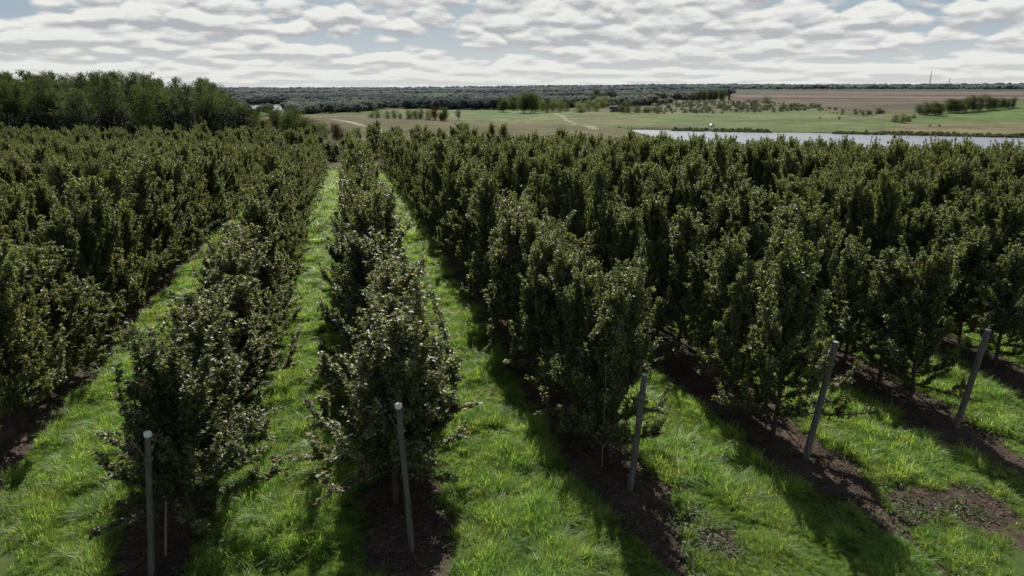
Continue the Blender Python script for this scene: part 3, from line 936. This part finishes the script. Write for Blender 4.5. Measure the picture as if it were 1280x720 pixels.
# the wood on the left: a front line from right to left, then trees deeper in
top_px = [(0, 88), (20, 86), (60, 87), (100, 89), (150, 88), (200, 92), (240, 96), (270, 97), (290, 101), (303, 110), (312, 120), (320, 132)]
def wood_top(px): return np.interp(px, [p[0] for p in top_px], [p[1] for p in top_px])
front = []
px = 304.0
while px > -60:
    front.append(px); px -= rng.uniform(8, 14)
for q, px in enumerate(front):
    u = 128 + 10 * math.sin(q * 1.7) + rng.uniform(-6, 6)
    v = (px - 640) / FPX * (u * cp + 7.5 * sp); x, y = to_xy(u, v)
    dep_top = math.atan((wood_top(px) + rng.uniform(0, 14) - 360) / FPX) + PITCH
    z0 = float(terrain(x, y)); H = CAM_H - math.tan(dep_top) * u - z0
    lo = H * rng.uniform(.9, 1.04)
    kind = 'green' if rng.random() < .3 else 'dark'
    st = 'tall' if rng.random() < .8 else 'round'
    if st == 'round': lo *= .82
    n = ORD[q] if q < 20 else None
    lab = f'leafy tree in the front line of the left wood, {n} from its right end' if n else 'leafy tree in the front line of the left wood near the left edge'
    if q == 0: lab = 'rightmost low tree of the left wood where it meets the open valley'
    place_tree(x, y, lo, 3.4 + rng.uniform(0, 1.8) if st == 'tall' else 5.0, st, kind, 'woodland_tree', lab, 'tree', 'trees of the wood on the left')
for q in range(70):
    px = rng.uniform(-60, 285)
    u = rng.uniform(140, 185); v = (px - 640) / FPX * (u * cp + 7.5 * sp); x, y = to_xy(u, v)
    dep_top = math.atan((wood_top(px) + rng.uniform(-2, 10) - 360) / FPX) + PITCH
    H = CAM_H - math.tan(dep_top) * u - float(terrain(x, y))
    place_tree(x, y, H, rng.uniform(3.2, 5.2), 'tall', 'dark' if rng.random() < .75 else 'green', 'woodland_tree', 'tall airy tree deeper in the left wood, crown showing above the front line', 'tree', 'trees of the wood on the left')
px = 305.0; q = 0
while px > -40:                                                    # dark understorey closing the wood below
    u = 120 + rng.uniform(-5, 5); v = (px - 640) / FPX * (u * cp + 7.5 * sp); x, y = to_xy(u, v)
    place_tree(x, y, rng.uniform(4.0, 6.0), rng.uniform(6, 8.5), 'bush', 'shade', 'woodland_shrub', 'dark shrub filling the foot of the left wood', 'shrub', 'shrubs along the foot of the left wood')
    px -= rng.uniform(15, 24)

def survey(lst, name, cat, group, labels):
    """lst: (px of trunk, py of base, height px, width px, style, kind); sizes come from the distance of that spot"""
    for q, (px, py, hp, wp, st, kd) in enumerate(lst):
        x, y, z, d = ray_ground(px, py)
        lab = labels(q) if callable(labels) else labels[q]
        place_tree(x, y, hp * d / FPX, wp * d / FPX, st, kd, name, lab, cat, group, sink=.3)

def at_u(px, u):
    v = (px - 640) / FPX * (u * cp + 7.5 * sp); return to_xy(u, v)
# shrubs on the open ground between the wood and the far rows
sh = [(322, 125, 5.2, 3.4, 'bush', 'green'), (330, 118, 4.2, 3.0, 'spire', 'yellow'), (337, 112, 3.6, 2.6, 'spire', 'yellow'), (334, 130, 3.4, 3.0, 'round', 'red'), (344, 122, 5.6, 4.0, 'round', 'green'), (353, 126, 4.6, 3.8, 'bush', 'dark'),
      (362, 120, 5.0, 3.4, 'round', 'dark'), (371, 124, 5.6, 4.0, 'round', 'green'), (380, 118, 4.4, 3.6, 'round', 'dark'), (388, 125, 3.6, 3.6, 'bush', 'grey'), (397, 121, 3.1, 3.0, 'bush', 'dark'), (405, 126, 2.8, 3.2, 'bush', 'green'),
      (421, 120, 3.0, 2.2, 'round', 'red'), (428, 124, 1.8, 1.8, 'bush', 'red'), (464, 118, 2.2, 1.9, 'bush', 'dark')]
lb = ['green bushy tree right beside the end of the left wood', 'yellowish green sapling just right of the left wood', 'slim yellow green sapling in the gap beside the wood', 'small reddish dark bush between sapling and thicket',
      'tall green bush, leftmost of the thicket below the distant water', 'broad dark bush low in the thicket', 'dark round bush in the middle of the thicket', 'tallest green bush of the thicket behind the orchard',
      'dark round bush at the right shoulder of the thicket', 'grey green bush trailing off right of the thicket', 'low dark bush beyond the thicket', 'low green bush, last of the thicket at right',
      'round reddish bush standing alone beside the dirt track', 'tiny reddish bush right of the round one by the track', 'small dark bush on the dry field beside the track']
for q_, ((px, u, h, w, st, kd), l) in enumerate(zip(sh, lb)):
    x, y = at_u(px, u); place_tree(x, y, h * (.95 if q_ < 12 else 1), w * .9, st, kd, 'bush', l, 'bush', 'bushes behind the orchard')

# hedge of bushes at the foot of the dry field
hb = [(464, 147, 5, 9), (472, 147.5, 8, 10), (484, 148, 7, 9), (493, 148, 8, 8), (500, 148.5, 5, 7), (512, 149, 9, 12), (519, 149, 8, 9), (526, 149, 10, 10), (535, 150, 9, 9), (544, 150, 13, 9), (556, 151, 13, 10), (552, 151, 8, 7)]
survey([(a, b, c * 1.3, d * 1.25, 'bush' if d >= c else 'round', ['dark', 'green', 'grey', 'dark', 'red'][i % 5]) for i, (a, b, c, d) in enumerate(hb)], 'bush', 'bush', 'line of bushes along the dry field',
       lambda q: f'rounded bush, {ORD[q]} from left in the line behind the dry field')
survey([(573, 150, 14, 9, 'tall', 'grey')], 'tree', 'tree', None, ['thin leafed lone tree at the right end of the bush line'])
# large trees and willows on the edge of the meadow
big = [(627, 137, 14, 14, 'round', 'hazed'), (629, 140, 16, 17, 'round', 'dark'), (642, 138, 17, 14, 'round', 'dark'), (655, 141, 25, 25, 'round', 'dark'), (665, 141, 23, 20, 'round', 'dark'), (672, 139, 16, 11, 'round', 'dark'),
       (678, 140, 14, 12, 'bush', 'yellow'), (684, 141, 12, 9, 'bush', 'dark'), (690, 140, 16, 14, 'bush', 'willow'), (700, 140, 15, 16, 'bush', 'willow'), (708, 139, 10, 9, 'bush', 'green'), (724, 140, 12, 18, 'bush', 'willow'), (727, 141, 6, 12, 'bush', 'dark'),
       (736, 139, 12, 18, 'bush', 'willow'), (746, 139, 10, 13, 'bush', 'yellow'), (752, 135, 13, 18, 'bush', 'willow'), (742, 133, 14, 12, 'round', 'green'), (765, 136, 9, 10, 'bush', 'dark'), (779, 141, 12, 14, 'bush', 'dark'), (786, 141, 13, 13, 'bush', 'green'),
       (797, 141, 9, 16, 'bush', 'grey'), (810, 141, 8, 14, 'bush', 'dark'), (760, 130, 16, 16, 'round', 'hazed'), (745, 125, 13, 10, 'round', 'dark'), (822, 142, 5, 8, 'bush', 'grey'), (830, 142, 4, 6, 'bush', 'dark')]
def col(kd): return {'dark': 'dark green', 'hazed': 'hazy dark', 'yellow': 'yellow green', 'willow': 'silvery yellow green', 'green': 'mid green', 'grey': 'grey green'}[kd]
big.sort(key=lambda t: (t[0], t[1]))
survey(big, 'broadleaf_tree', 'tree', 'trees along the far edge of the meadow', lambda q: f'{col(big[q][5])} tree, number {q + 1} from left along the far edge of the meadow')
# dark grove, poplar and pair by the ploughed field
gr = [(866, 126, 9, 9, 'bush', 'hazed'), (873, 126, 11, 9, 'round', 'dark'), (880, 126, 12, 9, 'round', 'dark'), (887, 126, 12, 9, 'round', 'hazed'), (894, 126, 13, 10, 'round', 'dark'), (901, 126.5, 13, 10, 'round', 'dark')]
survey(gr, 'grove_tree', 'tree', 'dark grove left of the ploughed field', lambda q: f'dark tree, {ORD[q]} from left in the grove left of the ploughed field')
survey([(911, 126, 10, 4, 'spire', 'dark'), (945, 132, 8, 10, 'bush', 'dark'), (957, 129.5, 8, 11, 'bush', 'dark')], 'lone_tree', 'tree', None,
       ['slim dark tree at the left corner of the ploughed field', 'left one of two dark bushes below the ploughed field', 'right one of two dark bushes below the ploughed field'])
# copse on the hill at right
cs = [(1119, 153, 9, 11), (1127, 154, 11, 14), (1135, 152, 7, 10), (1150, 143, 12, 13), (1158, 144, 15, 16), (1169, 144.5, 16, 17), (1174, 143, 12, 12), (1186, 141, 17, 17), (1196, 141, 16, 18), (1206, 140, 17, 16), (1216, 139.5, 18, 15), (1225, 138.5, 17, 15), (1234, 137.5, 16, 14), (1243, 137, 14, 13), (1252, 136, 13, 12), (1259, 135, 11, 11), (1266, 134.5, 12, 9)]
survey([(a, b, c, d, 'bush' if i < 3 else 'round', 'green' if i % 4 == 1 else 'dark') for i, (a, b, c, d) in enumerate(cs)], 'copse_tree', 'tree', 'copse beside the green crop field',
       lambda q: f'dark round tree, {ORD[q]} from left in the copse by the green crop field')
survey([(1049, 149, 4, 4, 'bush', 'dark'), (1025, 148, 3, 3, 'bush', 'dark'), (1162, 158, 3, 4, 'bush', 'dark'), (1174, 158.5, 4, 4, 'bush', 'dark'), (845, 161, 3, 8, 'bush', 'dark'), (1142, 148, 5, 8, 'bush', 'green')], 'bush', 'bush', None,
       ['small dark bush alone in the meadow, left of the copse', 'tiny dark bush in the meadow far beyond the water', 'left one of two tiny bushes in the crop field', 'right one of two tiny bushes in the crop field', 'low dark bush on the bank of the river', 'low bush between the two parts of the copse'])

# far woods: nobody could count these
def far_tree(seed):
    r = np.random.default_rng(seed)
    c = [(r.normal(0, 2.3), r.normal(0, 2.3), r.uniform(4, 9.5)) for _ in range(11)]
    V, F, C = crown_cards(r, c, r.uniform(1.6, 3.0, 11), 16, 1.5, .85)
    mb = MB(); mb.tube([(0, 0, -1), (0, 0, 7)], [.3, .15], 5)
    TV = np.concatenate(mb.V); TF = np.concatenate(mb.F); TF = TF[TF[:, 2] != TF[:, 3]]
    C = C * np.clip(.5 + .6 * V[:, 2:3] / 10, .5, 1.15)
    return V, F, C, TV, TF
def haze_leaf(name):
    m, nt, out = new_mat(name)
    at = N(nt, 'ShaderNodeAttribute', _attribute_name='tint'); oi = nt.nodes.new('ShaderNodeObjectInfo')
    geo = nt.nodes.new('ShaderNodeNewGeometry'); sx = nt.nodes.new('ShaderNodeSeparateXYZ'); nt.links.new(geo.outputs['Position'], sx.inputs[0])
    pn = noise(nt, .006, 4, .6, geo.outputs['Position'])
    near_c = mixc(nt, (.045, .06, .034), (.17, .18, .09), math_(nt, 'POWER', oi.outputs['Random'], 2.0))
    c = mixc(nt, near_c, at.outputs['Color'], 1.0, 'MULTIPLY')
    # distance haze put into the leaf colour: paler and bluer further north
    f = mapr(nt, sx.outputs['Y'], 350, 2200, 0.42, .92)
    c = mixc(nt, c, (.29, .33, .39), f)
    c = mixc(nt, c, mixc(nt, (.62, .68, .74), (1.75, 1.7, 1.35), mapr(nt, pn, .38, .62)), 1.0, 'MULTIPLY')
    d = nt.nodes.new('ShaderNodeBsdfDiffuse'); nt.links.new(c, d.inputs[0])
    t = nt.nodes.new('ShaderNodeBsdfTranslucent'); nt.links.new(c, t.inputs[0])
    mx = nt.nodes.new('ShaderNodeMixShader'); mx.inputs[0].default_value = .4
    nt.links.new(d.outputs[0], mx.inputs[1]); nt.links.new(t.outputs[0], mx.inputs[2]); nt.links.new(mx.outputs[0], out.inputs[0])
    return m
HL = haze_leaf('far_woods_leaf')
FP = []
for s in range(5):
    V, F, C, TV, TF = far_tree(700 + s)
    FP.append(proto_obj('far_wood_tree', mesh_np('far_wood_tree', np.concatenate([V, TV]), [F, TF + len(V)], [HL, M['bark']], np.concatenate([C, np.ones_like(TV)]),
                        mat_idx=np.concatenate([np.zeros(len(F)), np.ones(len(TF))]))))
def region(n, polys, u0, u1, th0, th1, excl=(), patch=None, thr=.0):
    u = np.exp(rng.uniform(math.log(u0), math.log(u1), n)); th = rng.uniform(th0, th1, n)
    x, y = to_xy(u, u * th)
    k = np.zeros(n, bool)
    for P in polys: k |= in_poly(x, y, P)
    for P in excl: k &= ~in_poly(x, y, P)
    if patch: k &= fbm(x, y, patch, 3, 99) > thr
    return x[k], y[k]
P_valley = px_poly([(296, 147), (400, 142), (455, 140), (480, 136), (560, 137), (640, 137), (700, 135), (760, 134), (830, 131), (868, 127), (915, 120), (905, 115), (880, 113), (760, 112.2), (600, 113.2), (296, 114.2)], 30)
P_bend = np.array([to_xy(u, u * t) for u, t in [(500, -.378), (810, -.378), (810, -.312), (500, -.312)]])
x1, y1 = region(26000, [P_valley], 430, 5200, -.5, .36, [P_bend], .004, .33)
P_mid = px_poly([(560, 138), (640, 137), (650, 133), (560, 131), (470, 134)], 4)
# wooded horizon all along
u = rng.uniform(3000, 5600, 14000); u = np.where(rng.random(14000) < .3, rng.uniform(2300, 3000, 14000), u); th = rng.uniform(-.8, .85, 14000); xh, yh = to_xy(u, u * th)
kk = (fbm(xh, yh, .0012, 3, 44) > .40) | (u > 4200) | (th > .2); xh, yh = xh[kk], yh[kk]
x2 = np.concatenate([x1, xh]); y2 = np.concatenate([y1, yh]); m = len(x2); ru = np.hypot(x2, y2)
s = rng.uniform(.4, 1.2, m) * np.interp(ru, [400, 900, 3000, 5000], [.65, .8, 1.1, 1.3]) * (.7 + .6 * fbm(x2, y2, .008, 2, 12))
print('far woods', m)
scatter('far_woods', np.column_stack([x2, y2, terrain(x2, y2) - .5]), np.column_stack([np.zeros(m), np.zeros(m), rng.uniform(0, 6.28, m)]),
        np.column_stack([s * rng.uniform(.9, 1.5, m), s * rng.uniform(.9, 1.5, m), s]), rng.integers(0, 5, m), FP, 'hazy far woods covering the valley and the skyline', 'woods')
# low scrub on the slopes below the ploughed field
P_scrub = px_poly([(800, 141), (830, 128), (915, 126), (1000, 130), (1060, 139), (1110, 140), (1100, 147), (1000, 140), (900, 142)], 6)
x, y = region(4200, [P_scrub], 430, 1500, .1, .62, [], .02, .40); m = len(x); s = .07 + .26 * rng.random(m) ** 2.2
scatter('scrub', np.column_stack([x, y, terrain(x, y) - .3]), np.column_stack([np.zeros(m), np.zeros(m), rng.uniform(0, 6.28, m)]),
        np.column_stack([s * 1.3, s * 1.3, s]), rng.integers(0, 3, m), [proto_obj('scrub_bush', crown_mesh('bush', i, 'grey')) for i in range(3)], 'low dark scrub dotted over the slope beyond the meadow', 'scrub')
# reeds and low bushes along the far bank of the river
th_ = rng.uniform(.05, .8, 2600); uu_ = bank_u(th_) + rng.uniform(-1, 6, 2600); x, y = to_xy(uu_, uu_ * th_)
kk = fbm(x, y, .05, 3, 8) > .52; x, y = x[kk], y[kk]; m = len(x); s = .03 + .08 * rng.random(m) ** 2
scatter('reeds', np.column_stack([x, y, np.maximum(terrain(x, y), WATER_Z) - .1]), np.column_stack([np.zeros(m), np.zeros(m), rng.uniform(0, 6.28, m)]),
        np.column_stack([s * 1.5, s * 1.5, s]), rng.integers(0, 3, m), [proto_obj('reed_clump', crown_mesh('bush', i, 'dark')) for i in range(3)], 'dark reeds and low growth along the far bank of the river', 'reeds')
# rough growth on the dry field edge behind the orchard
x, y = to_xy(*(lambda u: (u, u * rng.uniform(-.45, .3, len(u))))(rng.uniform(80, 150, 2600)))
kk = fbm(x, y, .08, 3, 33) > .5; x, y = x[kk], y[kk]; m = len(x); s = rng.uniform(2, 4.5, m)
scatter('rough_grass', np.column_stack([x, y, terrain(x, y)]), np.column_stack([np.zeros(m), np.zeros(m), rng.uniform(0, 6.28, m)]),
        np.column_stack([s, s, s * .9]), rng.integers(0, 3, m), WP, 'rough weeds on the dry field behind the orchard', 'weeds')

# ------------------------------------------------------------------ masts, pole, house, car
def mast(px, py, hp, wbase, lab):
    x, y, z, d = ray_ground(px, py)
    H = hp * d / FPX
    t = thing('radio_mast', lab, 'mast', (x, y, z))
    legs = [(math.cos(a), math.sin(a)) for a in (0.5, 2.6, 4.7)]
    w = wbase
    for a, b in legs:
        mb = MB(); mb.tube([(a * w, b * w, -1), (a * w * .5, b * w * .5, H * .5), (a * .5, b * .5, H * .93)], [.42, .36, .3], 5); obj('leg', mb.mesh('leg', M['steel']), t)
    mb = MB()
    for q in range(14):
        f0, f1 = q / 14 * .93, (q + 1) / 14 * .93
        for i in range(3):
            a, b = legs[i], legs[(i + 1) % 3]
            r0, r1 = w * (1 - f0) + .5 * f0, w * (1 - f1) + .5 * f1
            mb.tube([(a[0] * r0, a[1] * r0, f0 * H), (b[0] * r1, b[1] * r1, f1 * H)], .14, 4)
    obj('bracing', mb.mesh('bracing', M['steel']), t)
    mb = MB(); mb.tube([(0, 0, H * .92), (0, 0, H)], [.3, .15], 5); obj('antenna', mb.mesh('antenna', M['steel']), t)
mast(1161, 112, 24, 3.2, 'tall thin lattice mast on the skyline, left of two')
mast(1185, 112, 15, 2.4, 'shorter thin lattice mast on the skyline, right of two')
x, y, z, d = ray_ground(1105, 114)
t = thing('utility_pole', 'dark pole standing on the skyline above the ploughed field', 'pole', (x, y, z))
mb = MB(); mb.tube([(0, 0, -1), (0, 0, 10 * d / FPX)], [.5, .35], 6); obj('shaft', mb.mesh('shaft', M['steel']), t)
mb = MB(); mb.tube([(-2.5, 0, 9 * d / FPX), (2.5, 0, 9 * d / FPX)], .3, 4); obj('crossarm', mb.mesh('crossarm', M['steel']), t)

def house(px, py, L, W, h, rz, lab, roof):
    x, y, z, d = ray_ground(px, py)
    t = thing('house', lab, 'house', (x, y, z), rz)
    mb = MB(); mb.box((0, 0, h / 2 - .5), (L, W, h + 1)); obj('wall', mb.mesh('wall', M['white_wall']), t)
    mb = MB(); rh = W * .42; e = .5
    V = [(-L / 2 - e, -W / 2 - e, h - .05), (L / 2 + e, -W / 2 - e, h - .05), (L / 2 + e, W / 2 + e, h - .05), (-L / 2 - e, W / 2 + e, h - .05), (-L / 2 - e, 0, h + rh), (L / 2 + e, 0, h + rh)]
    F = [[0, 1, 5, 4], [2, 3, 4, 5], [0, 4, 3, 3], [1, 2, 5, 5], [0, 3, 2, 1]]
    mb.add(V, F); ro = obj('roof', mb.mesh('roof', roof), t)
    mb = MB(); mb.box((L * .2, W * .1, h + rh), (.8, .8, 1.8)); obj('chimney', mb.mesh('chimney', M['grey_roof']), ro)
    for q in (-1, 0, 1):
        mb = MB(); mb.box((q * L * .3, -W / 2 - .02, h * .55), (1.2, .08, 1.3)); obj('window', mb.mesh('window', M['glass']), t)
house(770, 140, 9, 6, 2.2, -YAW + .15, 'grey roofed house half hidden by trees at the meadow edge', M['grey_roof'])

x, y, z, d = ray_ground(889, 158.5)
t = thing('parked_car', 'small white vehicle parked on the river bank meadow', 'car', (x, y, z), -YAW + .9)
prof = [(-1.9, .35), (-1.95, .75), (-1.75, .95), (-1.45, 1.0), (-1.1, 1.42), (.35, 1.45), (.95, 1.0), (1.75, .88), (1.95, .65), (1.95, .35)]
V = [(a, -.82, b) for a, b in prof] + [(a, .82, b) for a, b in prof]; nP = len(prof)
F = [[i, i + 1, nP + i + 1, nP + i] for i in range(nP - 1)] + [[nP - 1, 0, nP, 2 * nP - 1]]
fan = [[0, i, i + 1, i + 1] for i in range(1, nP - 1)] + [[nP, nP + i + 1, nP + i, nP + i] for i in range(1, nP - 1)]
mb = MB(); mb.add(V, F + fan); obj('body', mb.mesh('body', M['paint']), t)
for sgn in (-1, 1):
    mb = MB(); mb.add([(-1.2, sgn * .83, 1.02), (.8, sgn * .83, 1.02), (.3, sgn * .83, 1.36), (-1.0, sgn * .83, 1.36)], [[0, 1, 2, 3]]); obj('side_window', mb.mesh('side_window', M['glass']), t)
    for a in (-1.25, 1.25):
        mb = MB(); mb.tube([(a, sgn * .72, .33), (a, sgn * .9, .33)], .33, 14); obj('wheel', mb.mesh('wheel', M['rubber']), t)

# ------------------------------------------------------------------ sky, sun, camera
W = bpy.data.worlds.new('World'); S.world = W; W.use_nodes = True
nt = W.node_tree; nt.nodes.clear()
out = nt.nodes.new('ShaderNodeOutputWorld'); bg = nt.nodes.new('ShaderNodeBackground')
sky = nt.nodes.new('ShaderNodeTexSky'); sky.sky_type = 'NISHITA'; sky.sun_disc = False
sky.sun_elevation = SUN_EL; sky.sun_rotation = SUN_AZ; sky.altitude = 150; sky.dust_density = 1.5
SKY_S = .055
bg.inputs['Strength'].default_value = SKY_S
tc = nt.nodes.new('ShaderNodeTexCoord'); sx = nt.nodes.new('ShaderNodeSeparateXYZ'); nt.links.new(tc.outputs['Generated'], sx.inputs[0])
z = math_(nt, 'MAXIMUM', sx.outputs[2], 0)
zc = math_(nt, 'ADD', z, .030)
az = math_(nt, 'ARCTAN2', sx.outputs[0], sx.outputs[1])
def cl_vec(k, ax, bz, seed):                    # clouds get flatter towards the horizon
    c = nt.nodes.new('ShaderNodeCombineXYZ'); c.inputs[2].default_value = seed
    a = math_(nt, 'MULTIPLY', math_(nt, 'ADD', az, .4), ax); b = math_(nt, 'MULTIPLY', math_(nt, 'LOGARITHM', math_(nt, 'ADD', zc, k), math.e), bz)
    nt.links.new(a, c.inputs[0]); nt.links.new(b, c.inputs[1])
    return c.outputs[0]
def puff(k):                                    # rounded heads: cells give bulges, noise breaks them up
    wv = nt.nodes.new('ShaderNodeVectorMath'); wv.operation = 'MULTIPLY_ADD'
    nz = nt.nodes.new('ShaderNodeTexNoise'); nz.inputs['Scale'].default_value = 1.6; nz.inputs['Detail'].default_value = 5
    v = cl_vec(k, 17, 3.9, 4.4); nt.links.new(v, nz.inputs['Vector'])
    nt.links.new(nz.outputs[1], wv.inputs[0]); wv.inputs[1].default_value = (.55, .55, 0); nt.links.new(v, wv.inputs[2])
    vo = nt.nodes.new('ShaderNodeTexVoronoi'); vo.feature = 'F1'; vo.inputs['Scale'].default_value = 1.35
    nt.links.new(wv.outputs[0], vo.inputs['Vector'])
    return mapr(nt, vo.outputs['Distance'], 0, .8, 1, 0)
def cloud_n(k):
    big_ = noise(nt, 1.0, 4, .55, cl_vec(k, 4.0, 3.0, 3.3)); sm = noise(nt, 1.0, 8, .55, cl_vec(k, 20, 4.6, 8.1))
    return math_(nt, 'ADD', math_(nt, 'ADD', math_(nt, 'MULTIPLY', big_, .62), math_(nt, 'MULTIPLY', sm, .20)), math_(nt, 'MULTIPLY', puff(k), .195))
n0 = cloud_n(0.0); n_up = cloud_n(.0058)
cov = mapr(nt, z, 0, .125, .14, .035)
dens = mapr(nt, math_(nt, 'ADD', n0, cov), .462, .515)
lit = math_(nt, 'SUBTRACT', n0, n_up)
core = mapr(nt, n0, .50, .66)
shade = math_(nt, 'ADD', mapr(nt, lit, -.055, .045), math_(nt, 'MULTIPLY', core, -.12), True)
hz = mapr(nt, z, .0, .07)
shade = math_(nt, 'ADD', math_(nt, 'MULTIPLY', shade, mapr(nt, hz, 0, 1, .35, 1)), mapr(nt, hz, 0, 1, .5, 0))
k = 1 / SKY_S
ccol = mixc(nt, (.45 * k, .46 * k, .485 * k), (.86 * k, .86 * k, .82 * k), shade)
skyc = mixc(nt, sky.outputs[0], (.36 * k, .47 * k, .58 * k), mapr(nt, z, .05, .35, .8, 0))
skyc = mixc(nt, (.70 * k, .72 * k, .69 * k), skyc, mapr(nt, z, .0, .08, .0, 1))
fade = math_(nt, 'MULTIPLY', dens, mapr(nt, z, .14, .34, .97, .17))
fin = mixc(nt, skyc, ccol, fade)
nt.links.new(fin, bg.inputs['Color']); nt.links.new(bg.outputs[0], out.inputs[0])

sd = bpy.data.lights.new('Sun', 'SUN'); sd.energy = 5.0; sd.angle = math.radians(.5); sd.color = (1, .955, .88)
so = link(bpy.data.objects.new('Sun', sd))
from mathutils import Vector
sv = Vector((math.sin(SUN_AZ) * math.cos(SUN_EL), math.cos(SUN_AZ) * math.cos(SUN_EL), math.sin(SUN_EL)))
so.rotation_euler = (-sv).to_track_quat('-Z', 'Y').to_euler(); so.location = (0, -10, 30)

cd = bpy.data.cameras.new('Camera'); co = link(bpy.data.objects.new('Camera', cd))
co.location = (0, 0, CAM_H); co.rotation_euler = (math.pi / 2 - PITCH, 0, -YAW)
cd.sensor_width = 36; cd.lens = FPX / 1280 * 36; cd.clip_end = 30000; cd.clip_start = .1
S.camera = co
S.view_settings.view_transform = 'Standard'; S.view_settings.look = 'None'; S.view_settings.exposure = 0; S.view_settings.gamma = 1
S.cycles.max_bounces = 6; S.cycles.diffuse_bounces = 3; S.cycles.transmission_bounces = 4; S.cycles.caustics_reflective = False; S.cycles.caustics_refractive = False
